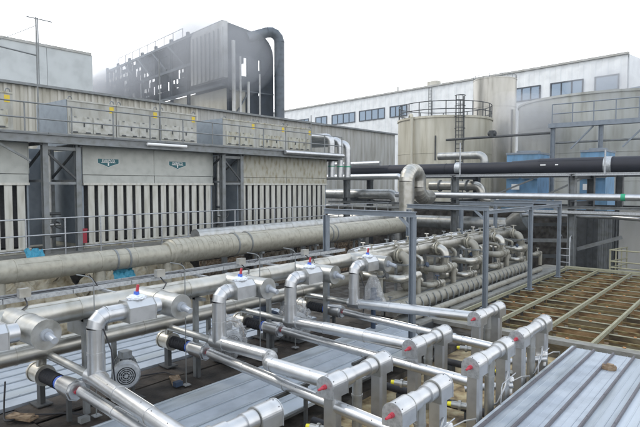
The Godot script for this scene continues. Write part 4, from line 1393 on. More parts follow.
	for i in 3:
		var p = thing("down_pipe", lbl[i], "pipe", Vector3(-17.3, 4.0, zc[i]), "white down pipes at the end of the cooler row")
		pipe(p, [Vector3(-19.5, 5.95 - i * 0.14, zc[i] + 0.55), Vector3(-17.2 + i * 0.1, 5.95 - i * 0.14, zc[i]), Vector3(-17.2 + i * 0.1, 3.9, zc[i])], 0.17, "alu", {"bend": 0.34, "gores": 5, "len": 0.9, "seg": 16})
		var gm = MB.new()
		gm.cyl(Vector3(-17.2 + i * 0.1, 4.42, zc[i]), Vector3(-17.2 + i * 0.1, 4.47, zc[i]), 0.178, 0.178, 16)
		part("green_band", gm, "green_band", p)

func chiller(base, wd, label, grille):
	var t = thing("chiller_unit", label, "chiller", base, "blue chillers behind the rack")
	bx("lower_casing", base + Vector3(0, 2.3, 0), Vector3(wd, 4.4, 2.4), "blue_unit", t)
	bx("roof_hood", base + Vector3(0, 5.58, 0), Vector3(wd * 0.8, 2.12, 2.0), "blue_unit", t)
	bx("rim", base + Vector3(0, 6.68, 0), Vector3(wd * 0.83, 0.1, 2.1), "steel_blue", t)
	for i in 2:
		var gx = base.x + (-0.25 + i * 0.5) * wd
		var g = bx("intake_grille", Vector3(gx, 4.15, base.z + 1.21), Vector3(wd * 0.42, 0.62, 0.05), "steel_gray", t)
		for k in 5:
			bx("slat", Vector3(gx, 3.92 + k * 0.115, base.z + 1.245), Vector3(wd * 0.39, 0.05, 0.03), "steel_dark", g)
	var m = MB.new()
	m.cyl(base + Vector3(0, 6.73, 0), base + Vector3(0, 6.85, 0), wd * 0.3, wd * 0.3, 20)
	part("fan_ring", m, "steel_blue", t)
	bx("name_plate", base + Vector3(-wd * 0.12, 4.9, 1.215), Vector3(0.42, 0.3, 0.02), "white", t)

func build_coolers():
	cooler(-1.3, -7.05, "pale evaporative cooler cut by the picture's edge, without nameplates in view", "casing", false, 16)
	cooler(-8.7, -14.0, "clean evaporative cooler bearing two teal nameplates", "casing", true, 15)
	cooler(-15.35, -21.2, "stained evaporative cooler with rusty streaked casing at the end of the row", "casing_stained", false, 16)
	frame_bay(-7.35, -8.35, "braced steel frame between the cut cooler and the nameplate cooler", false)
	frame_bay(-14.2, -15.15, "braced steel frame between the nameplate cooler and the stained cooler", false)
	# platform above the louvres
	var p = thing("upper_platform", "long steel service platform with railing above the cooler louvres", "platform", Vector3(-17.1, 4.74, -12))
	hbeam("edge_beam", Vector3(-16.4, 4.86, -1.2), Vector3(-16.4, 4.86, -21.7), 0.16, 0.26, "steel_gray", p, 0.025)
	for i in 10:
		bx("deck_plate", Vector3(-17.12, 5.02, -2.25 - i * 2.05), Vector3(1.5, 0.04, 2.04), "steel_gray", p)
	for i in 16:
		var z = -1.3 - i * 1.36
		rod("post", Vector3(-16.42, 4.98, z), Vector3(-16.42, 5.86, z), 0.024, "steel_gray", p)
	for y in [5.42, 5.86]:
		rod("rail", Vector3(-16.42, y, -1.2), Vector3(-16.42, y, -21.7), 0.022, "steel_gray", p)
	for z in [-1.5, -7.2, -8.4, -14.1, -15.2, -21.4]:
		beam("bracket", Vector3(-16.45, 4.72, z), Vector3(-18.0, 4.72, z), 0.1, 0.1, "steel_dark", p)
	beam("end_knee", Vector3(-16.5, 4.7, -6.0), Vector3(-16.5, 4.2, -6.9), 0.05, 0.06, "steel_gray", p)
	rod("service_pipe", Vector3(-16.25, 4.88, -10.6), Vector3(-16.25, 4.88, -12.2), 0.05, "white", p, 10)
	rod("service_pipe", Vector3(-16.25, 4.92, -17.4), Vector3(-16.25, 4.92, -21.6), 0.09, "alu", p, 12)
	# scaffold poles standing on the platform
	var pl = [[-17.4, -7.55, 8.6, "tall scaffold pole with a side arm beside the pale panel building"], [-17.4, -11.9, 8.1, "scaffold pole standing in front of the boiler house panels"], [-17.4, -20.5, 6.9, "thin antenna pole at the end of the cooler roof"]]
	for q in pl:
		var t = thing("scaffold_pole", q[3], "pole", Vector3(q[0], 5.04, q[1]), "scaffold poles on the platform")
		rod("pole", Vector3(q[0], 5.04, q[1]), Vector3(q[0], q[2], q[1]), 0.024, "steel_gray", t)
		if q[1] > -8.0:
			rod("side_arm", Vector3(q[0], q[2] - 1.15, q[1]), Vector3(q[0], q[2] - 1.05, q[1] + 1.4), 0.022, "steel_gray", t)
			rod("stay", Vector3(q[0], q[2] - 0.25, q[1]), Vector3(q[0], q[2] - 1.05, q[1] + 1.3), 0.008, "steel_gray", t)
		elif q[1] > -13.0:
			rod("side_arm", Vector3(q[0], q[2] - 1.5, q[1]), Vector3(q[0], q[2] - 1.35, q[1] - 0.8), 0.02, "steel_gray", t)
		else:
			rod("side_arm", Vector3(q[0], q[2] - 0.4, q[1]), Vector3(q[0], q[2] - 0.4, q[1] - 1.1), 0.02, "steel_gray", t)
	var lp = thing("lamp_mast", "thin mast with a crossbar on the corrugated hall's roof", "mast", Vector3(-31.0, 9.1, -13.6))
	rod("pole", Vector3(-32.5, 9.0, -14.2), Vector3(-32.5, 13.0, -14.2), 0.035, "steel_gray", lp)
	rod("crossbar", Vector3(-32.5, 12.95, -13.6), Vector3(-32.5, 12.95, -15.0), 0.03, "steel_gray", lp)
	# walkway fence
	var f = thing("walkway_railing", "gray tubular railing along the walkway before the louvres", "railing", Vector3(-16.2, 1.45, -14))
	for i in 23:
		var z = -1.0 - i * 1.12
		rod("post", Vector3(-16.2, 1.40, z), Vector3(-16.2, 2.52, z), 0.024, "zinc", f)
	for y in [1.62, 2.05, 2.52]:
		rod("rail", Vector3(-16.2, y, -0.6), Vector3(-16.2, y, -25.8), 0.021, "zinc", f)
	var rb = thing("red_box", "small red box hung beside the nameplate cooler's louvres", "box", Vector3(-16.9, 1.7, -8.55))
	bx("case", Vector3(-16.9, 1.85, -8.62), Vector3(0.12, 0.42, 0.2), "red_box", rb)
	bx("lid", Vector3(-16.9, 2.08, -8.62), Vector3(0.15, 0.05, 0.23), "red_box", rb)

func build_big_pipe():
	var t = thing("cream_main", "fat cream insulated pipe main running low before the walkway", "pipe", Vector3(-13, 0, -12))
	pipe(t, [Vector3(-13, 1.57, 1.0), Vector3(-13, 1.57, -9.0)], 0.265, "cream_clad", {"len": 1.02, "seg": 26, "bead": 0.008})
	var m = MB.new()
	m.lathe(Vector3(-13, 1.60, -9.0), Vector3(0, 0, -1), [Vector2(0.0, -0.01), Vector2(0.29, 0.0), Vector2(0.31, 0.05), Vector2(0.31, 0.12), Vector2(0.35, 0.16)], 26)
	part("reducer_collar", m, "cream_clad", t)
	# narrow bands just past the reducer, then the fat main
	pipe(t, [Vector3(-13, 1.62, -9.16), Vector3(-13, 1.62, -11.4)], 0.352, "cream_clad", {"len": 0.19, "seg": 26, "bead": 0.008})
	pipe(t, [Vector3(-13, 1.62, -11.4), Vector3(-13, 1.66, -21.7)], 0.352, "cream_clad", {"len": 1.55, "seg": 26, "bead": 0.008})
	pipe(t, [Vector3(-13, 1.66, -21.7), Vector3(-13, 1.66, -22.2), Vector3(-13, 4.15, -22.2), Vector3(-13, 4.15, -23.3), Vector3(-13, 2.9, -23.3), Vector3(-13, 2.9, -24.4)], 0.352, "alu_cream", {"len": 1.3, "seg": 26, "bend": 0.5, "gores": 6, "bead": 0.008})
	for z in [-7.4, -7.75, -11.45, -12.0, -16.2, -16.5]:
		m = MB.new()
		var rr = 0.272 if z > -9.0 else 0.358
		m.cyl(Vector3(-13, 1.57 if z > -9.0 else 1.635, z), Vector3(-13, 1.57 if z > -9.0 else 1.635, z - 0.05), rr + 0.008, rr + 0.008, 26)
		part("strap", m, "steel_gray", t)
	for z in [-4.7, -7.05, -9.05]:
		m = MB.new()
		m.cyl(Vector3(-13, -0.3, z), Vector3(-13, 1.4, z), 0.13, 0.13, 16)
		m.cyl(Vector3(-13, -0.3, z), Vector3(-13, -0.26, z), 0.24, 0.24, 16)
		part("support_leg", m, "cream_clad", t)
	for z in [-12.6, -15.4, -18.2, -20.8]:
		m = MB.new()
		for s in [-0.2, 0.2]:
			m.bar(Vector3(-13 + s, -0.3, z), Vector3(-13 + s * 0.6, 1.35, z), 0.07, 0.07)
		m.bar(Vector3(-13.25, 1.28, z), Vector3(-12.75, 1.28, z), 0.1, 0.06)
		part("trestle", m, "steel_gray", t)
	var b = thing("back_main", "second pale pipe half hidden behind the fat cream main", "pipe", Vector3(-14, 1.5, -15))
	pipe(b, [Vector3(-14.0, 1.86, -10.8), Vector3(-14.0, 1.9, -22.5)], 0.24, "alu_dull", {"len": 1.4, "seg": 20})
	for z in [-12.0, -16.0, -20.0]:
		bx("prop", Vector3(-14.0, 0.68, z), Vector3(0.14, 1.96, 0.14), "steel_gray", b)
	# tarpaulins thrown over stored goods below the main
	var nz = FastNoiseLite.new()
	nz.seed = 77
	nz.frequency = 0.55
	nz.fractal_octaves = 4
	var tarps = [
		["large creased cream tarpaulin heaped under the fat main's slim end", -2.0, -7.0, 1.5, "tarp", "tarpaulin"],
		["creased cream tarpaulin heap between two legs of the fat main", -7.15, -10.7, 1.45, "tarp", "tarpaulin"]]
	var sd = 0
	for q in tarps:
		sd += 40
		var tp = thing("tarpaulin", q[0], q[5], Vector3(-14.2, -0.3, (q[1] + q[2]) * 0.5), "tarpaulins under the cream main")
		m = MB.new()
		var rows = []
		for i in 26:
			var row = []
			var v = float(i) / 25
			for j in 46:
				var u = float(j) / 45
				var z = lerpf(q[1], q[2], u)
				var env2 = minf(1.0, minf(u, 1.0 - u) * 9.0)
				var prof = sin(clampf(v * 2.6, 0, 1) * PI * 0.5)
				var hh = q[3] * prof * (0.55 + 0.45 * env2) * (1.0 + 0.35 * nz.get_noise_2d(u * 9 + sd, v * 4))
				var xx = -13.1 - v * 1.6 + 0.35 * nz.get_noise_2d(u * 14 + sd, v * 7 + 30)
				row.append(Vector3(xx, -0.28 + hh + 0.07 * nz.get_noise_2d(u * 45 + sd, v * 30), z))
			rows.append(row)
		m.grid(rows, Vector3(1, 1, 0))
		part("sheet", m, q[4], tp)
	var ct = [["cyan plastic sheet lying on the walkway edge above the cream main", Vector3(-15.95, 1.49, -6.75), 0.5, 0.34], ["cyan plastic sheet hanging under the cream main by its leg", Vector3(-13.05, 1.18, -7.75), 0.6, 0.22]]
	for q in ct:
		sd += 13
		var tp = thing("cyan_sheet", q[0], "plastic sheet", q[1], "cyan plastic sheets")
		m = MB.new()
		var rows = []
		for i in 9:
			var row = []
			for j in 14:
				var u = float(j) / 13 - 0.5
				var v = float(i) / 8 - 0.5
				row.append(q[1] + Vector3(v * q[3] + 0.1 * nz.get_noise_2d(u * 9 + sd, v * 9), 0.12 * nz.get_noise_2d(u * 6 + sd, v * 8) + (v * -0.35), u * q[2]))
			rows.append(row)
		m.grid(rows, Vector3(0.3, 1, 0))
		part("sheet", m, "cyan_tarp", tp)
	# stacked timber walls under the fat main
	var zs = [-11.2, -13.6, -16.0, -18.4]
	var lbs = ["timber crate wall below the banded stretch of the cream main", "second timber crate wall below the fat main from the tarpaulins", "third timber crate wall below the fat main from the tarpaulins", "last timber crate wall below the fat main before the portal frame"]
	for i in 4:
		var cr = thing("timber_crate", lbs[i], "crate", Vector3(-14.4, -0.3, zs[i] - 1.0), "timber crates under the cream main")
		for j in 7:
			var hgt = 0.16
			bx("plank", Vector3(-14.35 + rng.randf_range(-0.03, 0.03), -0.2 + j * 0.185, zs[i] - 1.0 + rng.randf_range(-0.03, 0.03)), Vector3(0.05, hgt, 1.9), "timber_gray" if rng.randf() < 0.7 else "wood", cr)
		for z in [zs[i] - 0.15, zs[i] - 1.0, zs[i] - 1.85]:
			bx("post", Vector3(-14.28, 0.36, z), Vector3(0.07, 1.3, 0.1), "timber_gray", cr)
		bx("lid", Vector3(-14.9, 1.05, zs[i] - 1.0), Vector3(1.1, 0.05, 1.95), "timber_gray", cr)

func build_headers():
	var a = thing("upper_header", "long silver upper header pipe the riser stations join", "pipe", Vector3(-8, 1.4, -5))
	pipe(a, [Vector3(-8.05, 1.62, 1.0), Vector3(-8.05, 1.62, -12.0)], 0.172, "alu_cream", {"len": 0.98, "seg": 24})
	for z in [-1.6, -4.1, -6.2, -8.1, -10.0]:
		var m = MB.new()
		m.bar(Vector3(-8.05, -0.3, z), Vector3(-8.05, 1.46, z), 0.08, 0.08)
		m.bar(Vector3(-8.35, 1.43, z), Vector3(-7.8, 1.43, z), 0.08, 0.05)
		part("support_post", m, "steel_gray", a)
	var b = thing("lower_header", "long lower header pipe feeding the pumps, below the silver one", "pipe", Vector3(-8.8, 0.8, -5))
	pipe(b, [Vector3(-8.8, 0.9, 1.0), Vector3(-8.8, 0.9, -11.0)], 0.152, "alu_cream", {"len": 1.1, "seg": 22})
	for z in [-2.9, -5.0, -7.1, -9.3]:
		var m = MB.new()
		m.bar(Vector3(-8.8, -0.3, z), Vector3(-8.8, 0.76, z), 0.07, 0.07)
		part("support_post", m, "steel_gray", b)
	# cable tray riding on the upper header
	var c = thing("cable_tray", "galvanised cable tray with cables running along the upper header", "cable tray", Vector3(-8.5, 1.8, -5))
	for i in 12:
		var z0 = 1.0 - i * 1.02
		var m = MB.new()
		m.box(Vector3(-8.55, 1.80, z0 - 0.505), Vector3(0.34, 0.012, 1.005))
		m.box(Vector3(-8.715, 1.835, z0 - 0.505), Vector3(0.012, 0.06, 1.005))
		m.box(Vector3(-8.385, 1.835, z0 - 0.505), Vector3(0.012, 0.06, 1.005))
		part("tray_section", m, "zinc", c)
	for k in 5:
		var pts = []
		for i in 26:
			pts.append(Vector3(-8.66 + k * 0.055 + rng.randf_range(-0.012, 0.012), 1.825 + rng.randf_range(0.0, 0.02), 1.0 - i * 0.49))
		wire("cable", pts, 0.014, "rubber" if k % 2 == 0 else "steel_gray", c)
	for z in [-0.8, -2.6, -4.6, -6.5, -8.4, -10.3]:
		beam("bracket", Vector3(-8.75, 1.775, z), Vector3(-8.02, 1.775, z), 0.05, 0.035, "zinc", c)
	var zz = [-3.35, -5.65, -7.6, -9.6]
	var lb = ["pale junction box on the cable tray beside the cut-off station", "pale junction box on the cable tray behind the first whole riser station", "pale junction box on the cable tray between the second and third risers", "pale junction box on the cable tray by the first portal frame"]
	for i in 4:
		var j = thing("junction_box", lb[i], "junction box", Vector3(-8.42, 1.81, zz[i]), "junction boxes on the cable tray")
		bx("case", Vector3(-8.36, 1.93, zz[i]), Vector3(0.1, 0.12, 0.15), "alu_dull", j)
		bx("lid", Vector3(-8.302, 1.93, zz[i]), Vector3(0.016, 0.13, 0.16), "alu_cream", j)
		wire("gland_cable", [Vector3(-8.33, 1.86, zz[i]), Vector3(-8.2, 1.8, zz[i] + 0.02), Vector3(-8.0, 1.81, zz[i] + 0.1), Vector3(-7.8, 1.76, zz[i] + 0.3)], 0.011, "rubber", j)
	# thin hooked conduits standing by the tray
	var hz = [-4.1, -5.75, -7.55, -8.6]
	var hl = ["thin hooked conduit standing beside the first whole riser", "thin hooked conduit rising behind the second riser's valve jacket", "thin hooked conduit between the second and third riser stations", "thin hooked conduit beside the third riser station"]
	for i in 4:
		var h = thing("hooked_conduit", hl[i], "conduit", Vector3(-7.75, 0, hz[i]), "hooked conduits beside the header")
		var z = hz[i]
		wire("conduit_tube", [Vector3(-7.75, 0.02, z), Vector3(-7.75, 2.05, z), Vector3(-7.77, 2.1, z + 0.02), Vector3(-7.82, 2.13, z + 0.05), Vector3(-7.95, 2.16, z + 0.16)], 0.0095, "steel_gray", h)
		bx("base_plate", Vector3(-7.75, 0.012, z), Vector3(0.12, 0.014, 0.12), "zinc", h)
		wire("loose_cable", [Vector3(-7.78, 2.16, z + 0.05), Vector3(-7.95, 1.98, z - 0.15), Vector3(-8.2, 1.9, z - 0.3), Vector3(-8.5, 1.86, z - 0.4)], 0.009, "rubber", h)
	# small stay posts between the headers
	var m2 = MB.new()
	var st = thing("open_duct", "short dark open steel duct between the two headers", "duct", Vector3(-8.3, 1.2, -4.3))
	for q in [[Vector3(0, 0.13, 0), Vector3(0.5, 0.02, 0.42)], [Vector3(0, -0.13, 0), Vector3(0.5, 0.02, 0.42)], [Vector3(0, 0, 0.2), Vector3(0.5, 0.24, 0.02)], [Vector3(0, 0, -0.2), Vector3(0.5, 0.24, 0.02)]]:
		m2.box(Vector3(-8.45, 1.28, -4.35) + q[0], q[1])
	part("duct_shell", m2, "steel_gray", st)

func build_decks():
	deck("sheet_deck", "bluish ribbed sheet deck with a stone chip lying on it", -3.1, 1.34, 1.5, -12.4, 0.0, 0.37, "ribbed sheet decks")
	deck("sheet_deck", "ribbed sheet deck crossed by the silver pipes in mid yard", -7.42, -5.57, 1.0, -11.85, 0.0, 0.37, "ribbed sheet decks")
	deck("sheet_deck", "ribbed sheet deck under the lower header and pumps", -11.35, -9.13, 1.0, -11.0, 0.0, 0.37, "ribbed sheet decks")
	# dark brown boards between the decks
	var z = 0.4
	var lb = 0
	var bd = thing("board_walk", "dark brown wooden boards laid between the two sheet decks", "boards", Vector3(-8.3, -0.05, -5))
	while z > -11.6:
		var l = rng.randf_range(1.0, 1.5)
		var wdt = 1.0
		for s in 2:
			if rng.randf() < 0.12:
				continue
			var cx = -8.66 + s * 0.78
			var wd = 0.74 if s == 1 else 0.72
			bx("board", Vector3(cx + rng.randf_range(-0.03, 0.03), -0.04 + rng.randf_range(-0.012, 0.012), z - l * 0.5), Vector3(wd, 0.03, l - 0.03), "board_a" if rng.randf() < 0.5 else "board_b", bd, Basis(Vector3.UP, rng.randf_range(-0.02, 0.02)))
		z -= l
	for q in [-9.05, -8.27, -7.52]:
		beam("joist", Vector3(q, -0.12, 0.6), Vector3(q, -0.12, -11.6), 0.06, 0.1, "steel_dark", bd)
	for i in 9:
		beam("cross_joist", Vector3(-9.1, -0.125, 0.0 - i * 1.35), Vector3(-7.45, -0.125, 0.0 - i * 1.35), 0.05, 0.08, "steel_gray", bd)
	# rust brown frame without its sheets
	var g = thing("rusty_deck_frame", "rusty open deck frame of pale beams and deep brown crosspieces", "deck frame", Vector3(-3.5, -0.6, -18.5))
	var xs = [-6.5, -5.3, -4.1, -2.9, -1.7, -0.5]
	for x in xs:
		hbeam("main_beam", Vector3(x, -0.04, -13.0), Vector3(x, -0.04, -24.45), 0.06, 0.1, "green_beam", g, 0.012)
	for i in 11:
		var zz = -13.4 - i * 1.06
		for k in 5:
			var m = MB.new()
			var dz = rng.randf_range(-0.03, 0.03)
			m.box(Vector3((xs[k] + xs[k + 1]) * 0.5, -0.29, zz + dz), Vector3(1.1, 0.36, 0.05))
			var cb = part("cross_plank", m, "rust_beam" if rng.randf() < 0.6 else "rust_beam_b", g)
			m = MB.new()
			m.box(Vector3((xs[k] + xs[k + 1]) * 0.5, -0.1, zz + dz), Vector3(1.1, 0.014, 0.075))
			part("flange_strip", m, "green_beam", cb)
			m = MB.new()
			m.box(Vector3((xs[k] + xs[k + 1]) * 0.5 + rng.randf_range(-0.05, 0.05), -0.08, zz + dz + 0.01), Vector3(0.06, 0.022, 0.05), Basis(Vector3.UP, rng.randf_range(-0.5, 0.5)))
			part("clip", m, "rust_clip" if rng.randf() < 0.8 else "olive_steel", cb)
			m = MB.new()
			m.box(Vector3((xs[k] + xs[k + 1]) * 0.5, -0.13, zz + dz - 0.52), Vector3(1.1, 0.05, 0.05))
			part("tie_strip", m, "olive_steel", cb)
	bx("near_plank", Vector3(-3.6, -0.02, -12.78), Vector3(6.4, 0.1, 0.26), "concrete", g)
	bx("far_kerb", Vector3(-3.5, -0.02, -24.62), Vector3(6.2, 0.1, 0.26), "green_beam", g)
	bx("pan_floor", Vector3(-3.5, -0.52, -18.7), Vector3(6.3, 0.06, 12.2), "rust_floor", g)
	var db = MB.new()
	for i in 70:
		var x = rng.randf_range(-6.3, -0.8)
		var zz = rng.randf_range(-13.2, -24.0)
		var s = rng.randf_range(0.03, 0.11)
		db.box(Vector3(x, -0.47, zz), Vector3(s * 1.7, s * 0.6, s), Basis(Vector3(rng.randf(), 1, rng.randf()).normalized(), rng.randf() * 3.0))
	var dp = part("rust_flakes", db, "wood", g)
	dp.set_meta("kind", "stuff")

func build_cross_pipes():
	var up = [
		[[Vector3(-7.3, 0.8, -3.81), Vector3(-4.6, 0.8, -3.45)], "silver upper cross pipe running off the picture's lower edge"],
		[[Vector3(-7.3, 0.8, -6.04), Vector3(-5.95, 0.8, -6.04), Vector3(-5.75, 0.8, -5.78), Vector3(-4.6, 0.8, -5.76)], "silver upper cross pipe with a kink halfway"],
		[[Vector3(-7.3, 0.8, -7.9), Vector3(-4.6, 0.8, -7.98)], "straight silver upper cross pipe of the middle pair"],
		[[Vector3(-7.3, 0.8, -10.03), Vector3(-4.6, 0.8, -10.55)], "silver upper cross pipe in front of the portal frame post"]]
	for q in up:
		var t = thing("upper_cross_pipe", q[1], "pipe", q[0][0], "silver upper cross pipes")
		pipe(t, q[0], 0.106, "alu", {"len": 0.95, "seg": 20, "bend": 0.16, "gores": 2, "rivets": true})
		var tz = q[0][0].z
		var mt = MB.new()
		mt.cyl(Vector3(-7.36, 0.8, tz), Vector3(-7.04, 0.8, tz), 0.118, 0.118, 20)
		part("tee_sleeve", mt, "alu", t)
		mt = MB.new()
		mt.cyl(Vector3(-7.3, 0.8, tz), Vector3(-8.75, 0.8, tz - 0.05), 0.062, 0.062, 14)
		part("thin_tail", mt, "alu_dull", t)
	var low = [
		[Vector3(-7.62, 0.5, -3.81), Vector3(-3.42, 0.5, -3.5), "slim lower cross pipe beneath the one at the lower edge"],
		[Vector3(-7.62, 0.5, -6.17), Vector3(-3.42, 0.5, -5.6), "slim lower cross pipe beneath the kinked pipe"],
		[Vector3(-7.62, 0.5, -8.1), Vector3(-3.42, 0.5, -7.76), "slim lower cross pipe beneath the straight middle pipe"],
		[Vector3(-7.62, 0.5, -10.2), Vector3(-3.42, 0.5, -9.66), "slim lower cross pipe beneath the pipe at the portal post"]]
	for q in low:
		var t = thing("lower_cross_pipe", q[2], "pipe", q[0], "slim lower cross pipes")
		pipe(t, [q[0], q[1]], 0.08, "alu", {"len": 1.05, "seg": 16, "rivets": true})
	# supports under the cross pipes at the pit edge
	var sz = [-5.9, -7.9, -10.2]
	var sl = ["dark steel trestle under the kinked pipe at the pit edge", "dark steel trestle under the middle pipes at the pit edge", "dark steel trestle under the pipes by the portal post"]
	for i in 3:
		var t = thing("pipe_trestle", sl[i], "trestle", Vector3(-5.4, PIT, sz[i]), "trestles at the pit edge")
		for s in [-0.35, 0.35]:
			beam("leg", Vector3(-5.42, PIT, sz[i] + s), Vector3(-5.42, 0.4, sz[i] + s), 0.05, 0.05, "steel_dark", t)
		beam("top_bar", Vector3(-5.42, 0.42, sz[i] - 0.42), Vector3(-5.42, 0.42, sz[i] + 0.42), 0.05, 0.05, "steel_dark", t)
		beam("foot_bar", Vector3(-5.42, 0.05, sz[i] - 0.35), Vector3(-5.42, 0.05, sz[i] + 0.35), 0.04, 0.04, "steel_dark", t)
	# riser stations
	station(-1.75, -3.04, "riser station cut by the picture's edge with only its drum and jacket", false)
	station(-3.82, -5.08, "riser station closest to the camera with a red and blue tipped bag", true)
	station(-6.04, -6.98, "second whole riser station, standing behind the kinked pipe", false)
	station(-7.85, -8.96, "third whole riser station, before the straight middle pipe", false)
	station(-9.98, -11.02, "riser station beside the first portal frame post", true)
	pump_set(-3.78, "pump with black sleeve and red arrow at the lower picture edge", false, false)
	pump_set(-6.17, "pump with black sleeve by the motor with the bare fan cover", false, false)
	pump_set(-8.1, "pump with black sleeve behind the bagged motor of the second riser", false, false)
	pump_set(-10.2, "pump with black sleeve in front of the capped cream vessels", false, false)
	motor(-8.1, -4.8, "bare gray motor with round fan cover beside the closest riser", "motor_gray", false, 3, -0.5)
	motor(-8.2, -7.1, "motor bagged in clear plastic beside the second whole riser", "motor_gray", true, 11, -0.4)
	motor(-8.2, -9.05, "motor bagged in clear plastic beside the third whole riser", "motor_gray", true, 23, -0.4)
	motor(-8.75, -8.75, "small dark motor standing behind the third whole riser", "motor_blue", false, 6, -0.2)
	# manifolds
	manifold(-4.5, -3.3, -4.63, "arched valve manifold cut by the lower edge of the picture", true)
	manifold(-4.5, -5.58, -7.07, "arched valve manifold fed by the kinked pipe")
	manifold(-4.5, -7.81, -9.12, "arched valve manifold fed by the straight middle upper pipe")
	manifold(-4.5, -10.38, -11.74, "arched valve manifold on the far deck side, backed by the rusty frame")
	manifold(-3.33, -5.39, -6.72, "arched valve manifold beside the sheet deck, low in the picture")
	manifold(-3.33, -7.57, -9.05, "middle arched valve manifold beside the stone-chip deck's edge")
	manifold(-3.33, -9.48, -11.09, "arched valve manifold at the deck corner by the rusty frame")

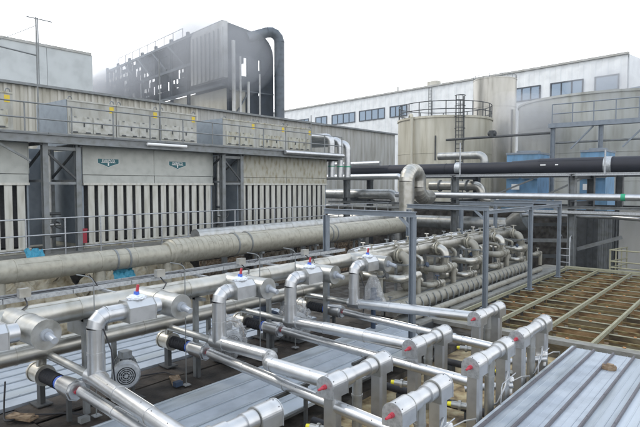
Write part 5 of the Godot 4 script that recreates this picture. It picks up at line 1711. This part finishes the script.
func build_far_branches():
	var a = thing("cream_upper_header", "old cream upper header carrying the far branches", "pipe", Vector3(-8.3, 1.4, -17))
	pipe(a, [Vector3(-8.35, 1.52, -12.0), Vector3(-8.35, 1.52, -22.8)], 0.2, "alu_cream", {"len": 1.3, "seg": 20})
	for z in [-13.0, -15.4, -17.8, -20.2, -22.4]:
		var m = MB.new()
		m.bar(Vector3(-8.35, -0.3, z), Vector3(-8.35, 1.34, z), 0.09, 0.09)
		part("support_post", m, "steel_gray", a)
	var b = thing("cream_lower_header", "old cream lower header behind the far branches", "pipe", Vector3(-8.8, 0.8, -17))
	pipe(b, [Vector3(-8.8, 0.95, -11.1), Vector3(-8.8, 0.95, -22.6)], 0.17, "cream_pipe", {"len": 1.3, "seg": 18})
	var c = thing("covered_header", "bluish white covered pipe lying above the old cream header", "pipe", Vector3(-8.9, 1.7, -15))
	pipe(c, [Vector3(-8.75, 1.6, -12.0), Vector3(-8.75, 1.6, -19.0)], 0.15, "alu", {"len": 0.9, "seg": 18})
	for z in [-12.9, -15.4, -18.0]:
		bx("saddle", Vector3(-8.75, 1.27, z), Vector3(0.2, 0.4, 0.1), "steel_gray", c)
	var zs = [-13.3, -15.6, -17.9, -20.3, -22.3]
	var lb = ["first old cream branch behind the second portal, by its blue valve", "second old cream branch from the silver stations", "third old cream branch, seen past the portal post", "fourth old cream branch, close to the corner of the rusty frame", "last old cream branch at the end of the old header"]
	for i in 5:
		cream_station(zs[i], i, lb[i])
	for i in 3:
		var cl = thing("small_bore_line", ["thin pipe with taps lying on top of the old cream header", "thin gray pipe strung behind the old branches' hand wheels", "thin pipe looping low between the old branches' strainers"][i], "pipe", Vector3(-8.2, 1.7, -17), "small bore lines along the old header")
		var yy = [1.77, 1.8, 0.42][i]
		var xx = [-8.22, -8.5, -7.62][i]
		var pts = []
		for k in 24:
			pts.append(Vector3(xx + rng.randf_range(-0.03, 0.03), yy + rng.randf_range(-0.025, 0.025), -11.6 - k * 0.47))
		wire("line", pts, [0.03, 0.022, 0.035][i], ["cream_pipe", "zinc", "steel_gray"][i], cl, 8)
		for k in 9:
			var zt = -12.2 - k * 1.2
			var tm = MB.new()
			tm.cyl(Vector3(xx, yy - 0.12, zt), Vector3(xx, yy + 0.13, zt), 0.028, 0.022, 8)
			tm.cyl(Vector3(xx - 0.07, yy + 0.12, zt), Vector3(xx + 0.07, yy + 0.12, zt), 0.018, 0.018, 8)
			tm.cyl(Vector3(xx, yy - 0.03, zt - 0.06), Vector3(xx, yy - 0.03, zt + 0.06), 0.055, 0.055, 10)
			part("tap", tm, ["cream_pipe", "alu_cream", "steel_gray"][(k + i) % 3], cl)
	var sb = ["first", "second", "third", "fourth", "fifth"]
	for i in 5:
		var z = -12.5 - i * 2.25
		var k = thing("short_branch", "%s short cream valve branch low on the old header, counted from the silver stations" % sb[i], "pipe branch", Vector3(-7.6, 0.1, z), "short valve branches on the old lower header")
		pipe(k, [Vector3(-8.75, 0.98, z), Vector3(-7.5, 0.98, z), Vector3(-7.5, 0.98, z - 1.0)], 0.105, "alu_cream" if i % 2 == 0 else "cream_pipe", {"bend": 0.16, "len": 0.5, "smooth": true, "gores": 5, "seg": 16})
		flange(k, Vector3(-7.5, 0.98, z - 0.42), Vector3(0, 0, 1), 0.165, "alu_cream", 0.04, 8)
		flange(k, Vector3(-7.5, 0.98, z - 0.62), Vector3(0, 0, 1), 0.165, "alu_cream", 0.04, 8)
		var vm = MB.new()
		vm.cyl(Vector3(-7.5, 0.98, z - 0.43), Vector3(-7.5, 0.98, z - 0.61), 0.14, 0.14, 14)
		vm.cyl(Vector3(-7.5, 1.05, z - 0.52), Vector3(-7.5, 1.32, z - 0.52), 0.035, 0.025, 8)
		part("valve_body", vm, "cream_pipe", k)
		vm = MB.new()
		vm.cyl(Vector3(-7.5, 1.3, z - 0.52), Vector3(-7.5, 1.325, z - 0.52), 0.1, 0.1, 14)
		part("hand_wheel", vm, "steel_gray" if i != 1 else "motor_blue", k)
		vm = MB.new()
		vm.cyl(Vector3(-7.5, 0.1, z - 0.95), Vector3(-7.5, 1.0, z - 0.95), 0.085, 0.085, 14)
		part("drop_pipe", vm, "cream_pipe", k)
	var rs = RandomNumberGenerator.new()
	rs.seed = 99
	var ord = ["first", "second", "third", "fourth", "fifth", "sixth", "seventh", "eighth", "ninth"]
	for i in 9:
		var z = -12.4 - i * 1.12 + rs.randf_range(-0.25, 0.25)
		var cl = thing("link_pipe", "%s slim flanged link pipe along the old header, counted from the silver stations" % ord[i], "pipe", Vector3(-8.1, 0.9, z), "link pipes between the old headers")
		var xx = -8.0 + rs.randf_range(-0.1, 0.35)
		var rr = rs.randf_range(0.045, 0.085)
		var mm = ["cream_pipe", "alu_dull", "alu_cream", "cream_pipe"][i % 4]
		var dz = rs.randf_range(-0.5, 0.5)
		pipe(cl, [Vector3(-8.4, 1.3 + rs.randf_range(-0.1, 0.2), z), Vector3(xx, 1.25, z), Vector3(xx, 0.85 + rs.randf_range(-0.15, 0.15), z), Vector3(xx, 0.8, z + dz)] if absf(dz) > 0.25 else [Vector3(-8.4, 1.3, z), Vector3(xx, 1.25, z), Vector3(xx, 0.5, z)], rr, mm, {"bend": rr * 1.3, "len": 0.6, "seg": 12, "smooth": true, "gores": 4})
		flange(cl, Vector3(xx, 1.08, z), Vector3(0, 1, 0), rr + 0.05, "steel_gray" if i % 2 == 0 else mm, 0.035, 6)
		flange(cl, Vector3(xx, 1.03, z), Vector3(0, 1, 0), rr + 0.05, mm, 0.035, 6)
		var hm = MB.new()
		hm.cyl(Vector3(xx, 1.05, z), Vector3(xx + 0.22, 1.12, z + 0.03), 0.02, 0.014, 8)
		hm.cyl(Vector3(xx + 0.2, 1.11, z + 0.03), Vector3(xx + 0.23, 1.12, z + 0.035), 0.075, 0.075, 12)
		part("hand_wheel", hm, ["steel_dark", "alu_dull", "motor_blue"][i % 3], cl)
	# two capped vessels and a low pipe in front
	var vs = [[-7.35, 0.3, -11.9, "capped cream vessel lying in front beside the walkway strip"], [-7.95, 0.36, -12.1, "capped cream vessel lying behind its twin at the old header"]]
	for v in vs:
		var t = thing("capped_vessel", v[3], "vessel", Vector3(v[0], 0, -16), "capped cream vessels")
		pipe(t, [Vector3(v[0], v[1], v[2]), Vector3(v[0], v[1], -22.0)], 0.19, "cream_pipe", {"len": 1.6, "seg": 20})
		var m = MB.new()
		m.cyl(Vector3(v[0], v[1], v[2] + 0.02), Vector3(v[0], v[1], v[2] - 0.06), 0.2, 0.2, 20)
		part("end_cap", m, "alu_cream", t)
		for k in 9:
			bx("cradle", Vector3(v[0], 0.06, v[2] - 0.6 - k * 1.08), Vector3(0.34, 0.13, 0.1), "steel_gray", t)
		if v[0] > -7.6:
			for k in 26:
				m = MB.new()
				var z = v[2] - 0.45 - k * 0.37
				m.tube([Vector3(v[0] + 0.19, 0.06, z), Vector3(v[0] + 0.23, 0.2, z), Vector3(v[0] + 0.22, 0.32, z), Vector3(v[0] + 0.12, 0.46, z)], 0.02, 6)
				part("clamp", m, "steel_gray", t)
	var l = thing("kerb_pipe", "low cream pipe along the walkway strip's edge", "pipe", Vector3(-6.98, 0.04, -17))
	pipe(l, [Vector3(-7.3 + 0.4, 0.13, -12.1), Vector3(-6.95, 0.13, -22.4)], 0.085, "cream_pipe", {"len": 1.5, "seg": 14})
	for k in 7:
		bx("clip", Vector3(-6.92, 0.05, -12.6 - k * 1.5), Vector3(0.2, 0.05, 0.06), "steel_dark", l)
	# plastic bag hung over a valve
	var bg = thing("clear_plastic_bag", "clear plastic bag hung over a valve beside the capped vessels", "plastic bag", Vector3(-7.3, 0.6, -11.0))
	var m3 = MB.new()
	var nz = FastNoiseLite.new()
	nz.seed = 8
	nz.frequency = 1.2
	var rows = []
	for i in 13:
		var row = []
		var v = float(i) / 12
		for j in 19:
			var an = TAU * (j % 18) / 18
			var r = 0.02 + 0.26 * sqrt(v) * (1.0 + 0.5 * nz.get_noise_2d(cos(an) * 1.5 + 4, sin(an) * 1.5 + v * 1.5))
			row.append(Vector3(-7.35 + cos(an) * r, 1.32 - v * 0.8, -11.0 + sin(an) * r))
		rows.append(row)
	for i in 12:
		for j in 18:
			m3.quad(rows[i][j], rows[i][j + 1], rows[i + 1][j + 1], rows[i + 1][j], (rows[i][j] - Vector3(-7.35, rows[i][j].y, -11.0)) + Vector3(0, 0.001, 0))
	part("film", m3, "wrap", bg)
	var m4 = MB.new()
	m4.cyl(Vector3(-7.35, 0.5, -11.0), Vector3(-7.35, 1.0, -11.0), 0.1, 0.07, 12)
	m4.cyl(Vector3(-7.35, 0.62, -11.2), Vector3(-7.35, 0.62, -10.8), 0.13, 0.13, 12)
	m4.cyl(Vector3(-7.35, 0.0, -11.0), Vector3(-7.35, 0.5, -11.0), 0.06, 0.06, 10)
	part("covered_valve", m4, "motor_blue", bg)

func build_portals():
	var zs = [-10.55, -14.6, -18.3, -21.5]
	var lb = ["blue-gray steel portal frame beside the silver riser stations", "blue-gray steel portal frame standing second in line towards the rack", "blue-gray steel portal frame standing third in line towards the rack", "blue-gray steel portal frame at the rack end of the line"]
	for i in 4:
		var z = zs[i]
		var t = thing("portal_frame", lb[i], "steel frame", Vector3(-6.0, 0, z), "portal frames over the old header")
		hbeam("post", Vector3(-6.02, 0.0, z), Vector3(-6.02, 2.79, z), 0.12, 0.12, "steel_blue", t, 0.014)
		hbeam("post", Vector3(-8.5, -0.3, z - 0.05), Vector3(-8.5, 2.75, z - 0.05), 0.12, 0.12, "steel_blue", t, 0.014)
		hbeam("top_beam", Vector3(-8.56, 2.85, z - 0.05), Vector3(-5.95, 2.85, z), 0.12, 0.12, "steel_blue", t, 0.014)
		beam("knee_brace", Vector3(-6.08, 2.55, z), Vector3(-6.35, 2.79, z), 0.06, 0.06, "steel_blue", t)
		bx("base_plate", Vector3(-6.02, 0.05, z), Vector3(0.24, 0.02, 0.24), "steel_blue", t)
		if i > 0 and i < 3:
			hbeam("side_beam", Vector3(-6.02, 2.74, z - 0.07), Vector3(-6.02, 2.74, zs[i + 1] + 0.07), 0.1, 0.1, "steel_blue", t, 0.012)

func build_small_things():
	# stone chip on the near deck
	var t = thing("stone_chip", "small brown stone chip lying on the bluish sheet deck", "stone", Vector3(-2.22, 0.0, -11.0))
	var m = MB.new()
	var c = Vector3(-2.23, 0.035, -11.35)
	m.prism([Vector2(-0.13, -0.07), Vector2(0.1, -0.09), Vector2(0.14, 0.03), Vector2(0.02, 0.1), Vector2(-0.11, 0.06)], c - Vector3(0, 0.03, 0), Vector3(0.01, 0.07, 0), Vector3(1, 0, 0), Vector3(0, 0, 1))
	m.prism([Vector2(-0.05, -0.05), Vector2(0.07, -0.05), Vector2(0.09, 0.03), Vector2(-0.03, 0.06)], c + Vector3(0, 0.04, 0), Vector3(0.01, 0.035, 0), Vector3(1, 0, 0), Vector3(0, 0, 1))
	part("chip", m, "wood", t)
	var wl = [[Vector3(-8.55, 0.02, -3.35), 0.4, "pale wood offcut lying beside the pump at the lower edge"], [Vector3(-8.05, 0.02, -5.75), -0.5, "pale wood offcuts lying beside the bare motor"]]
	for q in wl:
		var o = thing("wood_offcut", q[2], "wood", q[0], "wood offcuts on the boards")
		bx("block", q[0] + Vector3(0, 0.0, 0), Vector3(0.46, 0.035, 0.17), "wood", o, Basis(Vector3.UP, q[1]))
		bx("block", q[0] + Vector3(0.04, 0.036, 0.03), Vector3(0.36, 0.03, 0.12), "wood", o, Basis(Vector3.UP, q[1] + 0.25))
	var cz = [-3.3, -5.4, -7.4, -9.4]
	var cn = ["black power cable trailing over the boards at the lower edge", "black power cable trailing over the boards by the bare motor", "black power cable trailing over the boards by the second riser's motor", "black power cable trailing over the boards by the third riser's motor"]
	for i in 4:
		var o = thing("power_cable", cn[i], "cable", Vector3(-8.2, 0, cz[i]), "power cables on the boards")
		var pts = []
		for k in 15:
			var u = k / 14.0
			pts.append(Vector3(-9.0 + u * 1.25 + 0.12 * sin(u * 9.0 + i), 0.0 + 0.02 * rng.randf() + maxf(0.0, 0.45 - u * 3.0), cz[i] + 0.28 * sin(u * 6.0 + i * 2.0) - u * 0.5))
		wire("cable", pts, 0.013, "rubber", o)
		bx("plug_box", pts[14] + Vector3(0, 0.04, 0), Vector3(0.1, 0.08, 0.14), "steel_gray" if i % 2 == 0 else "motor_blue", o)
	# hoses and sample lines in the pit
	var hz = [-6.9, -9.2, -11.0]
	var hl = ["tangle of pale sample hoses in the pit at the lower edge", "tangle of pale sample hoses beside the stone-chip deck's edge", "tangle of pale sample hoses at the deck corner"]
	for i in 3:
		var z = hz[i]
		var o = thing("sample_line", hl[i], "hoses", Vector3(-3.4, PIT, z), "sample lines in the pit")
		wire("hose", [Vector3(-3.3, 0.35, z + 0.25), Vector3(-3.22, 0.42, z + 0.4), Vector3(-3.18, 0.25, z + 0.6), Vector3(-3.25, 0.0, z + 0.75), Vector3(-3.5, -0.2, z + 0.7)], 0.016, "zinc", o)
		wire("hose", [Vector3(-3.35, 0.1, z + 0.1), Vector3(-3.2, 0.18, z - 0.2), Vector3(-3.16, 0.12, z - 0.5), Vector3(-3.22, -0.2, z - 0.7)], 0.012, "alu_dull", o)
		pipe(o, [Vector3(-3.9, 0.02, z + 0.55), Vector3(-3.2, 0.15, z + 0.2)], 0.06, "alu", {"len": 0.8, "seg": 12})
		m = MB.new()
		m.cyl(Vector3(-3.24, 0.0, z + 0.2), Vector3(-3.24, 0.22, z + 0.2), 0.03, 0.03, 8)
		m.cyl(Vector3(-3.24, 0.22, z + 0.2), Vector3(-3.24, 0.27, z + 0.2), 0.055, 0.05, 10)
		part("tap", m, "white", o)
		bx("bracket", Vector3(-3.3, -0.12, z), Vector3(0.3, 0.05, 0.12), "wood", o)
		wire("hose", [Vector3(-3.14, 0.04, z + 0.9), Vector3(-3.13, 0.3, z + 0.9), Vector3(-3.14, 0.36, z + 0.84), Vector3(-3.16, 0.36, z + 0.2)], 0.01, "zinc", o)
	# dark pipes low in the pit
	for i in 3:
		var z = [-6.4, -8.4, -10.4][i]
		var o = thing("pit_pipe", ["dark pipe low in the pit nearest the lower edge", "dark pipe low in the middle of the pit", "dark pipe low at the rusty end of the pit"][i], "pipe", Vector3(-4.2, PIT, z), "dark pipes low in the pit")
		pipe(o, [Vector3(-5.4, -0.2, z), Vector3(-3.15, -0.2, z)], 0.07, "rubber", {"len": 2.0, "seg": 12})
		for x in [-5.0, -3.7]:
			bx("chock", Vector3(x, -0.34, z), Vector3(0.12, 0.17, 0.16), "steel_dark", o)
